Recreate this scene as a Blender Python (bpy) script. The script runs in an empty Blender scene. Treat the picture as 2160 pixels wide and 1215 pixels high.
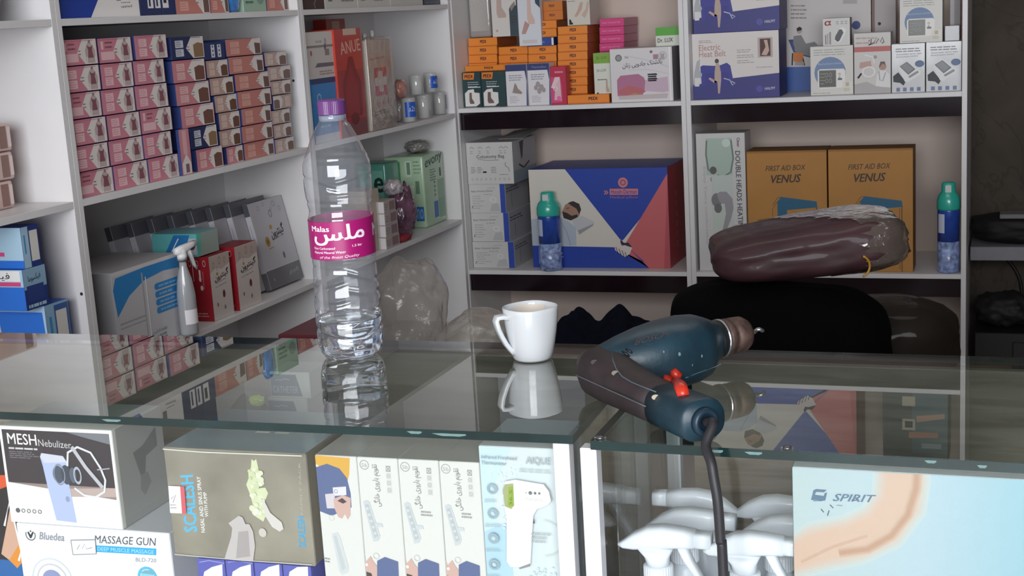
import bpy, bmesh, math, random
from mathutils import Vector, Matrix, noise
from mathutils.bvhtree import BVHTree

random.seed(7)
scene = bpy.context.scene
COL = scene.collection

# ------------------------------------------------------------------ camera
W_, H_ = 2160.0, 1215.0
FPX = 2905.465
YAW, PITCH, ROLL = 0.356391676, -0.196919, 0.0592405
CAMZ = 1.40
Rm = (Matrix.Rotation(YAW, 3, 'Z') @ Matrix.Rotation(PITCH, 3, 'X') @ Matrix.Rotation(ROLL, 3, 'Y'))
right, fwd, up = Rm.col[0].copy(), Rm.col[1].copy(), Rm.col[2].copy()
cd = bpy.data.cameras.new('camera')
cam = bpy.data.objects.new('camera', cd)
COL.objects.link(cam)
cd.sensor_width = 36.0
cd.lens = FPX / W_ * 36.0
cd.clip_start = 0.02
mw = Matrix((right, up, -fwd)).transposed().to_4x4()
mw.translation = Vector((0, 0, CAMZ))
cam.matrix_world = mw
scene.camera = cam

# ------------------------------------------------------------------ world, daylight, exposure
world = bpy.data.worlds.new('daylight_world')
scene.world = world
world.use_nodes = True
bg = world.node_tree.nodes['Background']
bg.inputs[0].default_value = (0.80, 0.90, 1.0, 1)
bg.inputs[1].default_value = 0.6

def area(name, loc, target, sx, sy, power, col):
    l = bpy.data.lights.new(name, 'AREA')
    l.shape = 'RECTANGLE'; l.size = sx; l.size_y = sy
    l.energy = power; l.color = col
    o = bpy.data.objects.new(name, l)
    COL.objects.link(o)
    o.location = loc
    o.rotation_euler = (Vector(target) - Vector(loc)).to_track_quat('-Z', 'Y').to_euler()
    return o
# daylight coming in through the open shop front behind the camera
area('shop_front_daylight', (1.8, -8.0, 2.95), (-0.7, 3.0, 1.30), 7.2, 5.6, 1500, (0.95, 0.97, 1.0))
# unseen overhead fill light, added to lift the dark low shelves behind the counter
area('aisle_fill_light', (-0.55, 3.0, 2.66), (-0.55, 3.0, 0.0), 1.8, 0.5, 8, (1.0, 0.95, 0.90))
scene.view_settings.view_transform = 'Standard'
scene.view_settings.look = 'None'
scene.view_settings.gamma = 1.0
scene.view_settings.exposure = 0.0
scene.cycles.max_bounces = 12
scene.cycles.transparent_max_bounces = 24
scene.cycles.caustics_refractive = False
scene.cycles.caustics_reflective = False
scene.cycles.use_denoising = True

# ------------------------------------------------------------------ pixel -> place
def ray(px, py):
    return right * ((px - W_ / 2) / FPX) + fwd - up * ((py - H_ / 2) / FPX)
CAM = Vector((0, 0, CAMZ))
def onX(px, py, x):
    d = ray(px, py); return CAM + d * (x / d.x)
def onY(px, py, y):
    d = ray(px, py); return CAM + d * (y / d.y)
def onZ(px, py, z):
    d = ray(px, py); return CAM + d * ((z - CAMZ) / d.z)
def onP(px, py, o, n):
    d = ray(px, py); return CAM + d * ((o - CAM).dot(n) / d.dot(n))

# ------------------------------------------------------------------ materials
def lin(h):
    h = h.lstrip('#')
    out = []
    for i in (0, 2, 4):
        c = int(h[i:i + 2], 16) / 255.0
        out.append(c / 12.92 if c <= 0.04045 else ((c + 0.055) / 1.055) ** 2.4)
    return (out[0], out[1], out[2], 1.0)
_M = {}
def M(h, rough=0.5, metal=0.0, coat=0.0, var=0.0, vscale=40.0, bump=0.0, bscale=60.0, spec=0.5, sheen=0.0):
    key = (h, rough, metal, coat, var, vscale, bump, bscale, spec, sheen)
    if key in _M: return _M[key]
    m = bpy.data.materials.new('paint_' + h.strip('#'))
    m.use_nodes = True
    nt = m.node_tree; N = nt.nodes; L = nt.links
    b = N['Principled BSDF']
    b.inputs['Base Color'].default_value = lin(h)
    b.inputs['Roughness'].default_value = rough
    b.inputs['Metallic'].default_value = metal
    b.inputs['Specular IOR Level'].default_value = spec
    if coat:
        b.inputs['Coat Weight'].default_value = coat
        b.inputs['Coat Roughness'].default_value = 0.08
    if sheen: b.inputs['Sheen Weight'].default_value = sheen
    if var or bump:
        tc = N.new('ShaderNodeTexCoord')
    if var:
        nz = N.new('ShaderNodeTexNoise'); nz.inputs['Scale'].default_value = vscale; nz.inputs['Detail'].default_value = 5
        L.new(tc.outputs['Object'], nz.inputs['Vector'])
        hs = N.new('ShaderNodeHueSaturation'); hs.inputs['Color'].default_value = lin(h)
        mr = N.new('ShaderNodeMapRange'); mr.inputs[1].default_value = 0.3; mr.inputs[2].default_value = 0.7
        mr.inputs[3].default_value = 1 - var; mr.inputs[4].default_value = 1 + var
        L.new(nz.outputs['Fac'], mr.inputs[0]); L.new(mr.outputs[0], hs.inputs['Value'])
        L.new(hs.outputs[0], b.inputs['Base Color'])
    if bump:
        n2 = N.new('ShaderNodeTexNoise'); n2.inputs['Scale'].default_value = bscale; n2.inputs['Detail'].default_value = 4
        L.new(tc.outputs['Object'], n2.inputs['Vector'])
        bp = N.new('ShaderNodeBump'); bp.inputs['Strength'].default_value = bump; bp.inputs['Distance'].default_value = 0.01
        L.new(n2.outputs['Fac'], bp.inputs['Height'])
        L.new(bp.outputs[0], b.inputs['Normal'])
        if coat: L.new(bp.outputs[0], b.inputs['Coat Normal'])
    _M[key] = m
    return m

def thin_glass(name, tint, ior=1.5, rough=0.0, boost=1.0, film=0.0, filmcol=(0.8, 0.8, 0.8, 1), bump=0.0, bscale=40):
    m = bpy.data.materials.new(name); m.use_nodes = True
    nt = m.node_tree; N = nt.nodes; L = nt.links
    N.remove(N['Principled BSDF'])
    out = N['Material Output']
    tr = N.new('ShaderNodeBsdfTransparent'); tr.inputs[0].default_value = tint
    gl = N.new('ShaderNodeBsdfGlossy'); gl.inputs['Roughness'].default_value = rough
    gl.inputs[0].default_value = (1, 1, 1, 1)
    fr = N.new('ShaderNodeLayerWeight'); fr.inputs['Blend'].default_value = 0.5
    pw = N.new('ShaderNodeMath'); pw.operation = 'POWER'; pw.inputs[1].default_value = 5.0
    L.new(fr.outputs['Facing'], pw.inputs[0])
    f0 = ((ior - 1) / (ior + 1)) ** 2
    mm = N.new('ShaderNodeMath'); mm.operation = 'MULTIPLY_ADD'; mm.inputs[1].default_value = (1 - f0) * boost; mm.inputs[2].default_value = f0 * boost; mm.use_clamp = True
    L.new(pw.outputs[0], mm.inputs[0])
    mx = N.new('ShaderNodeMixShader')
    L.new(mm.outputs[0], mx.inputs[0]); L.new(gl.outputs[0], mx.inputs[2])
    if film:
        df = N.new('ShaderNodeBsdfDiffuse'); df.inputs[0].default_value = filmcol
        m2 = N.new('ShaderNodeMixShader'); m2.inputs[0].default_value = film
        L.new(tr.outputs[0], m2.inputs[1]); L.new(df.outputs[0], m2.inputs[2])
        L.new(m2.outputs[0], mx.inputs[1])
    else:
        L.new(tr.outputs[0], mx.inputs[1])
    if bump:
        tc = N.new('ShaderNodeTexCoord'); nz = N.new('ShaderNodeTexNoise'); nz.inputs['Scale'].default_value = bscale
        nz.inputs['Detail'].default_value = 4
        L.new(tc.outputs['Object'], nz.inputs['Vector'])
        bp = N.new('ShaderNodeBump'); bp.inputs['Strength'].default_value = bump; bp.inputs['Distance'].default_value = 0.02
        L.new(nz.outputs['Fac'], bp.inputs['Height']); L.new(bp.outputs[0], gl.inputs['Normal']); L.new(bp.outputs[0], fr.inputs['Normal'])
    L.new(mx.outputs[0], out.inputs[0])
    return m

def marble_mat(name, c1, c2, c3, scale=2.2, rough=0.25):
    m = bpy.data.materials.new(name); m.use_nodes = True
    nt = m.node_tree; N = nt.nodes; L = nt.links; b = N['Principled BSDF']
    tc = N.new('ShaderNodeTexCoord')
    nz = N.new('ShaderNodeTexNoise'); nz.inputs['Scale'].default_value = scale; nz.inputs['Detail'].default_value = 7; nz.inputs['Distortion'].default_value = 1.6
    L.new(tc.outputs['Object'], nz.inputs['Vector'])
    cr = N.new('ShaderNodeValToRGB')
    cr.color_ramp.elements[0].color = lin(c1); cr.color_ramp.elements[0].position = 0.3
    cr.color_ramp.elements[1].color = lin(c2); cr.color_ramp.elements[1].position = 0.7
    L.new(nz.outputs['Fac'], cr.inputs[0])
    vo = N.new('ShaderNodeTexNoise'); vo.inputs['Scale'].default_value = scale * 1.3; vo.inputs['Detail'].default_value = 3; vo.inputs['Distortion'].default_value = 2.5
    L.new(tc.outputs['Object'], vo.inputs['Vector'])
    ab = N.new('ShaderNodeMath'); ab.operation = 'SUBTRACT'; ab.inputs[1].default_value = 0.5; L.new(vo.outputs['Fac'], ab.inputs[0])
    a2 = N.new('ShaderNodeMath'); a2.operation = 'ABSOLUTE'; L.new(ab.outputs[0], a2.inputs[0])
    mr = N.new('ShaderNodeMapRange'); mr.inputs[1].default_value = 0.0; mr.inputs[2].default_value = 0.018; mr.inputs[3].default_value = 0.28; mr.inputs[4].default_value = 0.0
    L.new(a2.outputs[0], mr.inputs[0])
    mx = N.new('ShaderNodeMix'); mx.data_type = 'RGBA'; mx.inputs['B'].default_value = lin(c3)
    L.new(mr.outputs[0], mx.inputs['Factor']); L.new(cr.outputs[0], mx.inputs['A'])
    L.new(mx.outputs['Result'], b.inputs['Base Color'])
    b.inputs['Roughness'].default_value = rough
    b.inputs['Specular IOR Level'].default_value = 0.15
    return m

def wood_mat(name, c1, c2, rough=0.5, stretch=(1.5, 14, 14)):
    m = bpy.data.materials.new(name); m.use_nodes = True
    nt = m.node_tree; N = nt.nodes; L = nt.links; b = N['Principled BSDF']
    tc = N.new('ShaderNodeTexCoord'); mp = N.new('ShaderNodeMapping'); mp.inputs['Scale'].default_value = stretch
    L.new(tc.outputs['Object'], mp.inputs[0])
    nz = N.new('ShaderNodeTexNoise'); nz.inputs['Scale'].default_value = 3; nz.inputs['Detail'].default_value = 6; nz.inputs['Distortion'].default_value = 0.6
    L.new(mp.outputs[0], nz.inputs['Vector'])
    cr = N.new('ShaderNodeValToRGB'); cr.color_ramp.elements[0].color = lin(c1); cr.color_ramp.elements[1].color = lin(c2)
    cr.color_ramp.elements[0].position = 0.35; cr.color_ramp.elements[1].position = 0.65
    L.new(nz.outputs['Fac'], cr.inputs[0]); L.new(cr.outputs[0], b.inputs['Base Color'])
    b.inputs['Roughness'].default_value = rough
    return m

BOARD = M('#dcdadb', 0.38, var=0.03, vscale=6)
BACKB = M('#ccbbb1', 0.55, var=0.03, vscale=4)
FASCIA = M('#1b0f17', 0.12, var=0.25, vscale=8, coat=0.4)
POST = M('#e2e2e6', 0.35)
GLASS_TOP = thin_glass('counter_glass', (0.66, 0.73, 0.71, 1), 1.52, boost=1.75)
GLASS_FRONT = thin_glass('front_pane_glass', (0.975, 0.985, 0.98, 1), 1.5, boost=0.7)
GLASS_EDGE = M('#172c2c', 0.15, coat=0.4, var=0.35, vscale=12)
GLASS_CHIP = M('#6d8a88', 0.3)
PET = thin_glass('clear_pet', (0.955, 0.965, 0.985, 1), 1.5, rough=0.02, boost=1.6, film=0.07, filmcol=(0.72, 0.74, 0.82, 1))
FILM = thin_glass('clear_film', (0.96, 0.96, 0.96, 1), 1.45, rough=0.08, boost=1.5, film=0.06, bump=0.22, bscale=30)

# ------------------------------------------------------------------ text outlines
_T = {}
_TS = {}
def thick(s, bold):
    """small shifts that thicken a lettering, as fractions of its width and height"""
    if not bold: return [(0, 0)]
    w, h = _TS[s]; b = bold * .8
    return [(-b / w, -b * .5 / h), (b / w, -b * .5 / h), (-b / w, b * .5 / h), (b / w, b * .5 / h), (0, 0)]
FONT = bpy.data.fonts.load('<builtin>') if '<builtin>' in bpy.data.fonts else None
def text_mesh(s, bold=0.0, shear=0.0, res=2):
    key = (s, shear)
    if key in _T: return _T[key]
    c = bpy.data.curves.new('lettering', 'FONT'); c.body = s
    c.resolution_u = res; c.shear = shear
    o = bpy.data.objects.new('lettering', c); COL.objects.link(o)
    dg = bpy.context.evaluated_depsgraph_get()
    me = bpy.data.meshes.new_from_object(o.evaluated_get(dg))
    vs = [(v.co.x, v.co.y) for v in me.vertices]; fs = [tuple(p.vertices) for p in me.polygons]
    bpy.data.objects.remove(o); bpy.data.curves.remove(c); bpy.data.meshes.remove(me)
    x0 = min(v[0] for v in vs); x1 = max(v[0] for v in vs); y1 = max(v[1] for v in vs)
    _TS[s] = (x1 - x0, y1)
    _T[key] = ([((x - x0) / (x1 - x0), y / y1) for x, y in vs], fs)
    return _T[key]
_AR = {'ا': '\uFE8D\uFE8E', 'د': '\uFEA9\uFEAA', 'ر': '\uFEAD\uFEAE', 'ز': '\uFEAF\uFEB0', 'و': '\uFEED\uFEEE',
       'ب': '\uFE8F\uFE90\uFE91\uFE92', 'پ': '\uFB56\uFB57\uFB58\uFB59', 'ت': '\uFE95\uFE96\uFE97\uFE98', 'ج': '\uFE9D\uFE9E\uFE9F\uFEA0',
       'خ': '\uFEA5\uFEA6\uFEA7\uFEA8', 'س': '\uFEB1\uFEB2\uFEB3\uFEB4', 'ش': '\uFEB5\uFEB6\uFEB7\uFEB8', 'ف': '\uFED1\uFED2\uFED3\uFED4',
       'ق': '\uFED5\uFED6\uFED7\uFED8', 'ک': '\uFB8E\uFB8F\uFB90\uFB91', 'گ': '\uFB92\uFB93\uFB94\uFB95', 'ل': '\uFEDD\uFEDE\uFEDF\uFEE0',
       'م': '\uFEE1\uFEE2\uFEE3\uFEE4', 'ن': '\uFEE5\uFEE6\uFEE7\uFEE8', 'ی': '\uFBFC\uFBFD\uFBFE\uFBFF', 'ه': '\uFEE9\uFEEA\uFEEB\uFEEC'}
def fa(s):
    out = ''
    for i, ch in enumerate(s):
        if ch not in _AR: out += ch; continue
        f = _AR[ch]
        prev = i > 0 and s[i - 1] in _AR and len(_AR[s[i - 1]]) == 4
        nxt = i + 1 < len(s) and s[i + 1] in _AR and len(f) == 4
        k = (3 if nxt else 1) if prev else (2 if nxt else 0)
        out += f[k]
    return out[::-1]

# ------------------------------------------------------------------ mesh collecting
class MB:
    def __init__(s):
        s.v = []; s.f = []; s.mi = []; s.sm = []; s.mats = []
    def mat(s, m):
        if m not in s.mats: s.mats.append(m)
        return s.mats.index(m)
    def add(s, vs, fs, m, smooth=False):
        k = len(s.v); i = s.mat(m)
        s.v += [tuple(v) for v in vs]
        for f in fs:
            s.f.append(tuple(k + j for j in f)); s.mi.append(i); s.sm.append(smooth)
    def box(s, x0, y0, z0, x1, y1, z1, m, bev=0.0, frame=None, seg=1):
        bm = bmesh.new()
        r = bmesh.ops.create_cube(bm, size=1.0)
        for v in bm.verts:
            v.co = Vector((x0 + (v.co.x + .5) * (x1 - x0), y0 + (v.co.y + .5) * (y1 - y0), z0 + (v.co.z + .5) * (z1 - z0)))
        if bev:
            bmesh.ops.bevel(bm, geom=list(bm.edges), offset=bev, segments=seg, profile=0.5, affect='EDGES')
        s.bm(bm, m, frame=frame, smooth=seg > 1)
    def bm(s, bm, m, smooth=False, frame=None):
        bm.verts.index_update()
        vs = [frame @ v.co if frame else v.co.copy() for v in bm.verts]
        fs = [[v.index for v in f.verts] for f in bm.faces]
        bm.free()
        s.add(vs, fs, m, smooth)
    def tube(s, pts, rad, m, n=10, cap=True):
        pts = [Vector(p) for p in pts]
        if not hasattr(rad, '__len__'): rad = [rad] * len(pts)
        vs = []; fs = []
        T0 = (pts[1] - pts[0]).normalized()
        ref = Vector((0, 0, 1)) if abs(T0.z) < 0.9 else Vector((1, 0, 0))
        a = T0.cross(ref).normalized()
        for i, p in enumerate(pts):
            t = (pts[min(i + 1, len(pts) - 1)] - pts[max(i - 1, 0)]).normalized()
            a = (a - t * a.dot(t)).normalized(); b = t.cross(a)
            for k in range(n):
                q = 2 * math.pi * k / n
                vs.append(p + (a * math.cos(q) + b * math.sin(q)) * rad[i])
        for i in range(len(pts) - 1):
            for k in range(n):
                fs.append((i * n + k, i * n + (k + 1) % n, (i + 1) * n + (k + 1) % n, (i + 1) * n + k))
        if cap:
            fs.append(tuple(range(n - 1, -1, -1))); e = (len(pts) - 1) * n
            fs.append(tuple(e + k for k in range(n)))
        s.add(vs, fs, m, True)
    def lathe(s, prof, m, n=48, frame=None, fn=None, smooth=True):
        vs = []; fs = []
        for (r, z) in prof:
            for k in range(n):
                q = 2 * math.pi * k / n
                rr = fn(r, z, q) if fn else r
                p = Vector((rr * math.cos(q), rr * math.sin(q), z))
                vs.append(frame @ p if frame else p)
        for i in range(len(prof) - 1):
            for k in range(n):
                fs.append((i * n + k, i * n + (k + 1) % n, (i + 1) * n + (k + 1) % n, (i + 1) * n + k))
        if prof[0][0] > 1e-5: fs.append(tuple(range(n - 1, -1, -1)))
        if prof[-1][0] > 1e-5:
            e = (len(prof) - 1) * n; fs.append(tuple(e + k for k in range(n)))
        s.add(vs, fs, m, smooth)
    def loft(s, rings, m, n=28, smooth=True, cap=True):
        """rings: (centre, axis_u, axis_v, ru, rv, power)"""
        vs = []; fs = []
        for (c, au, av, ru, rv, pw) in rings:
            for k in range(n):
                q = 2 * math.pi * k / n
                cu, sv = math.cos(q), math.sin(q)
                cu = math.copysign(abs(cu) ** (2 / pw), cu); sv = math.copysign(abs(sv) ** (2 / pw), sv)
                vs.append(Vector(c) + Vector(au) * (ru * cu) + Vector(av) * (rv * sv))
        for i in range(len(rings) - 1):
            for k in range(n):
                fs.append((i * n + k, i * n + (k + 1) % n, (i + 1) * n + (k + 1) % n, (i + 1) * n + k))
        if cap:
            fs.append(tuple(range(n - 1, -1, -1))); e = (len(rings) - 1) * n
            fs.append(tuple(e + k for k in range(n)))
        s.add(vs, fs, m, smooth)
    def build(s, name, parent=None, origin=None):
        me = bpy.data.meshes.new(name)
        o0 = Vector(origin) if origin is not None else Vector((0, 0, 0))
        me.from_pydata([tuple(Vector(v) - o0) for v in s.v], [], s.f)
        for m in s.mats: me.materials.append(m)
        me.polygons.foreach_set('material_index', s.mi)
        me.polygons.foreach_set('use_smooth', s.sm)
        me.update()
        o = bpy.data.objects.new(name, me)
        COL.objects.link(o)
        o.location = o0
        if parent is not None:
            o.parent = parent
            w = Vector((0, 0, 0)); q = parent
            while q is not None: w += Vector(q.location); q = q.parent
            o.location = o0 - w
        return o

def tag(o, label, cat, group=None, kind=None):
    o['label'] = label; o['category'] = cat
    if group: o['group'] = group
    if kind: o['kind'] = kind
    return o
def struct(mb, name):
    o = mb.build(name); o['kind'] = 'structure'; return o
def empty(name, loc, label, cat, group=None):
    o = bpy.data.objects.new(name, None); COL.objects.link(o); o.location = Vector(loc)
    o.empty_display_size = 0.05
    return tag(o, label, cat, group)

# ------------------------------------------------------------------ cartons with printed faces
class Face:
    def __init__(s, owner, o, u, v, w, h):
        s.b = owner; s.o = Vector(o); s.u = Vector(u); s.v = Vector(v); s.n = s.u.cross(s.v); s.w = w; s.h = h; s.k = 0
    def P(s, p):
        x, y = p
        if abs(x) > 3 or abs(y) > 3:
            q = onP(x, y, s.o, s.n) - s.o
            return (q.dot(s.u), q.dot(s.v))
        return (x * s.w, y * s.h)
    def put(s, uv, fs, m, clip=True):
        s.k += 1
        off = 0.00022 + 0.00005 * s.k
        if clip:
            e = 0.0004
            uv = [(min(max(a, e), s.w - e), min(max(b, e), s.h - e)) for a, b in uv]
        s.b.mb.add([s.o + s.u * a + s.v * b + s.n * off for a, b in uv], fs, m)
    def poly(s, pts, m):
        uv = [s.P(p) for p in pts]
        a = sum(uv[i][0] * uv[(i + 1) % len(uv)][1] - uv[(i + 1) % len(uv)][0] * uv[i][1] for i in range(len(uv)))
        if a < 0: uv.reverse()
        s.put(uv, [tuple(range(len(uv)))], m)
        return s
    def rect(s, x0, y0, x1, y1, m):
        return s.poly([(x0, y0), (x1, y0), (x1, y1), (x0, y1)], m)
    def fill(s, m): return s.rect(0, 0, 1, 1, m)
    def rad(s, c, r):
        if abs(c[0]) > 3 or abs(c[1]) > 3:
            a = s.P(c); b = s.P((c[0] + r, c[1])); d = s.P((c[0], c[1] + r))
            return (math.hypot(b[0] - a[0], b[1] - a[1]) + math.hypot(d[0] - a[0], d[1] - a[1])) / 2
        return r * s.h
    def circ(s, c, r, m, sx=1.0, n=24, rot=0.0):
        a = s.P(c); R = s.rad(c, r)
        pts = []
        for k in range(n):
            q = 2 * math.pi * k / n
            x, y = R * sx * math.cos(q), R * math.sin(q)
            pts.append((a[0] + x * math.cos(rot) - y * math.sin(rot), a[1] + x * math.sin(rot) + y * math.cos(rot)))
        s.put(pts, [tuple(range(n))], m); return s
    def ring(s, c, r, t, m, sx=1.0, n=28, a0=0.0, a1=1.0):
        a = s.P(c); R = s.rad(c, r); t = R * t
        pts = []; fs = []
        N = n + 1
        for k in range(N):
            q = 2 * math.pi * (a0 + (a1 - a0) * k / n)
            pts += [(a[0] + R * sx * math.cos(q), a[1] + R * math.sin(q)), (a[0] + (R - t) * sx * math.cos(q), a[1] + (R - t) * math.sin(q))]
        for k in range(n): fs.append((2 * k, 2 * k + 2, 2 * k + 3, 2 * k + 1))
        s.put(pts, fs, m); return s
    def stroke(s, pts, wd, m):
        uv = [Vector(s.P(p)) for p in pts]
        R = s.rad(pts[0], wd) / 2
        vs = []; fs = []
        for i, p in enumerate(uv):
            t = uv[min(i + 1, len(uv) - 1)] - uv[max(i - 1, 0)]
            if t.length < 1e-9: t = Vector((1, 0))
            t.normalize(); nn = Vector((-t.y, t.x)) * R
            vs += [tuple(p - nn), tuple(p + nn)]
        for i in range(len(uv) - 1): fs.append((2 * i, 2 * i + 2, 2 * i + 3, 2 * i + 1))
        s.put(vs, fs, m); return s
    def text(s, t, p0, p1, q, m, bold=0.0, shear=0.0):
        a = Vector(s.P(p0)); b = Vector(s.P(p1)) - a; c = Vector(s.P(q)) - a
        vs, fs = text_mesh(t, bold, shear)
        for dx, dy in thick(t, bold):
            s.put([tuple(a + b * (x + dx) + c * (y + dy)) for x, y in vs], fs, m); s.k -= .75
        return s
    def lines(s, tl, tr, bl, n, m, fill=0.5, seed=0, ragged=0.35):
        r = random.Random(seed * 77 + n)
        a = Vector(s.P(tl)); b = Vector(s.P(tr)) - a; c = Vector(s.P(bl)) - a
        vs = []; fs = []
        for i in range(n):
            y0 = (i + 0.5 - fill / 2) / n; y1 = (i + 0.5 + fill / 2) / n
            x = 0.0; end = 1 - r.random() * ragged
            while x < end - 0.02:
                w = min(0.08 + r.random() * 0.22, end - x)
                k = len(vs)
                for (xx, yy) in ((x, y1), (x + w, y1), (x + w, y0), (x, y0)):
                    vs.append(tuple(a + b * xx + c * yy))
                fs.append((k, k + 1, k + 2, k + 3))
                x += w + 0.035
        if not vs: return s
        q = fs[0]; A = [vs[i] for i in q]
        ar = sum(A[i][0] * A[(i + 1) % 4][1] - A[(i + 1) % 4][0] * A[i][1] for i in range(4))
        if ar < 0: fs = [f[::-1] for f in fs]
        s.put(vs, fs, m); return s

class Carton:
    """A box standing with its printed front towards the room: o = front bottom left corner, yaw = direction of the front edge."""
    def __init__(s, o, yaw, w, d, h, m, bev=0.0009, lean=0.0, seg=1):
        s.mb = MB(); s.o = Vector(o); s.w, s.d, s.h = w, d, h
        U = Vector((math.cos(yaw), math.sin(yaw), 0)); D = Vector((-math.sin(yaw), math.cos(yaw), 0)); Zz = Vector((0, 0, 1))
        if lean:
            Zl = (Zz * math.cos(lean) + D * math.sin(lean)); Dl = (D * math.cos(lean) - Zz * math.sin(lean))
            D, Zz = Dl, Zl
        s.U, s.D, s.Z = U, D, Zz
        fr = Matrix((U, D, Zz)).transposed().to_4x4(); fr.translation = s.o
        s.fr = fr
        s.mb.box(0, 0, 0, w, d, h, m, bev, frame=fr, seg=seg)
        s.front = Face(s, s.o, U, Zz, w, h)
        s.right = Face(s, s.o + U * w, D, Zz, d, h)
        s.left = Face(s, s.o + D * d, -D, Zz, d, h)
        s.top = Face(s, s.o + Zz * h, U, D, w, d)
    def done(s, name, label, cat, group=None):
        c = s.o + s.U * (s.w / 2) + s.D * (s.d / 2)
        o = s.mb.build(name, origin=c)
        return tag(o, label, cat, group)
    def loc(s): return s.o + s.U * (s.w / 2) + s.D * (s.d / 2)

YB = 0.0                    # yaw of things that face the room from the back unit
YL = math.pi / 2            # yaw of things on the left unit
def cart_back(yf, bl, br, ytop, depth, m, z0=None, **k):
    a = onY(bl[0], bl[1], yf); b = onY(br[0], br[1], yf)
    z = a.z if z0 is None else z0
    t = onY(bl[0], ytop, yf)
    return Carton((a.x, yf, z), YB, max(b.x - a.x, 0.004), depth, t.z - z, m, **k)
def solveY(px, xpl, z):
    lo, hi = 0.8, 7.0
    for _ in range(50):
        mid = (lo + hi) / 2
        q = Vector((xpl, mid, z)) - CAM
        x = W_ / 2 + FPX * q.dot(right) / q.dot(fwd)
        if x < px: lo = mid
        else: hi = mid
    return lo
def solveX(px, ypl, z):
    lo, hi = -4.0, 2.0
    for _ in range(50):
        mid = (lo + hi) / 2
        q = Vector((mid, ypl, z)) - CAM
        x = W_ / 2 + FPX * q.dot(right) / q.dot(fwd)
        if x < px: lo = mid
        else: hi = mid
    return lo
def cart_left(xf, xl, xr, z0, h, depth, m, zm=None, **k):
    """front on the plane x = xf, between photo columns xl and xr at height zm"""
    z = z0 + h / 2 if zm is None else zm
    y0 = solveY(xl, xf, z); y1 = solveY(xr, xf, z)
    return Carton((xf, y0, z0), YL, y1 - y0, depth, h, m, **k)

# ================================================================== SETTING
ZT = 0.97                                   # counter top height
ZL = [0.10, 0.226, 0.632, 1.039, 1.445, 1.851, 2.25]   # shelf tops, left units
ZBK = [0.10, 0.426, 1.053, 1.945, 2.38]                 # shelf tops, back units
XL, YBK = -2.001, 4.90
ft = MB(); ft.box(-2.35, -2.0, -0.05, 2.0, 5.45, 0, M('#bdb7b0', 0.4, var=0.06, vscale=3)); struct(ft, 'floor')
ft = MB(); ft.box(-2.35, -2.0, 2.75, 2.0, 5.45, 2.80, M('#d8d6d2', 0.7)); struct(ft, 'ceiling')
ft = MB(); ft.box(-2.40, -2.0, 0, -2.33, 5.45, 2.75, M('#c9c5c0', 0.7)); struct(ft, 'wall_left')
ft = MB(); ft.box(-2.33, 5.40, 0, 2.0, 5.46, 2.75, marble_mat('dark_marble', '#38312b', '#564e46', '#1b1815', 1.6, .7)); struct(ft, 'wall_back')
ft = MB(); ft.box(1.95, -2.0, 0, 2.0, 5.40, 2.75, M('#6b6764', 0.7, var=0.05)); struct(ft, 'wall_right')

def shelf_unit_left(y0, y1, label, dots):
    r = empty('shelving_unit', (-2.16, (y0 + y1) / 2, 0), label, 'shelves', 'white shelving units along the left wall')
    for a in (y0, y1 - 0.0165):
        p = MB(); p.box(-2.318, a, 0, XL, a + 0.0165, 2.30, BOARD, 0.0006)
        if a > y0:
            for (px, py) in dots:
                q = onY(px, py, a); x, z = q.x, q.z
                p.tube([(x, a + 0.001, z), (x, a - 0.0006, z)], 0.004, M('#2a2626', 0.8), 10)
        p.build('side_panel', r)
    for z in ZL:
        p = MB(); p.box(-2.310, y0 + 0.0167, z - 0.016, XL - 0.0004, y1 - 0.0167, z, BOARD, 0.0006); p.build('shelf', r)
    p = MB(); p.box(-2.318, y0 + 0.0168, 0.03, -2.3105, y1 - 0.0168, 2.29, BOARD); p.build('back_panel', r)
    return r
shelf_unit_left(1.42, 2.5855, 'white shelving unit at the far left with the blue tape cartons', [(172, 620)])
shelf_unit_left(2.5865, 3.7175, 'white shelving unit holding the wall of small pink cartons', [(619, 170)])
shelf_unit_left(3.7185, 4.8850, 'white shelving unit in the corner with the first aid bag and jars', [])

def shelf_unit_back(x0, x1, label):
    r = empty('shelving_unit', ((x0 + x1) / 2, 5.13, 0), label, 'shelves', 'white shelving units along the back wall')
    for a in (x0, x1 - 0.017):
        p = MB(); p.box(a, YBK, 0, a + 0.017, 5.365, 2.42, BOARD, 0.0006); p.build('side_panel', r)
    for z in ZBK:
        p = MB(); p.box(x0 + 0.0172, YBK + 0.0004, z - 0.0165, x1 - 0.0172, 5.352, z, BOARD, 0.0006); p.build('shelf', r)
    for z in ZBK[1:4]:
        p = MB(); p.box(x0 + 0.0174, YBK + 0.012, z - 0.083, x1 - 0.0174, YBK + 0.026, z - 0.0167, FASCIA); q = p.build('fascia', r)
        q['label'] = 'glossy dark purple fascia strip'
    p = MB(); p.box(x0 + 0.0172, 5.353, 0.03, x1 - 0.0172, 5.364, 2.41, BACKB); p.build('back_panel', r)
    return r
shelf_unit_back(-2.0165, -1.1165, 'white back wall shelving unit with orange foot care boxes and the wide pillow box')
shelf_unit_back(-1.1155, -0.1545, 'white back wall shelving unit with heat belt and first aid boxes')

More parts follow.
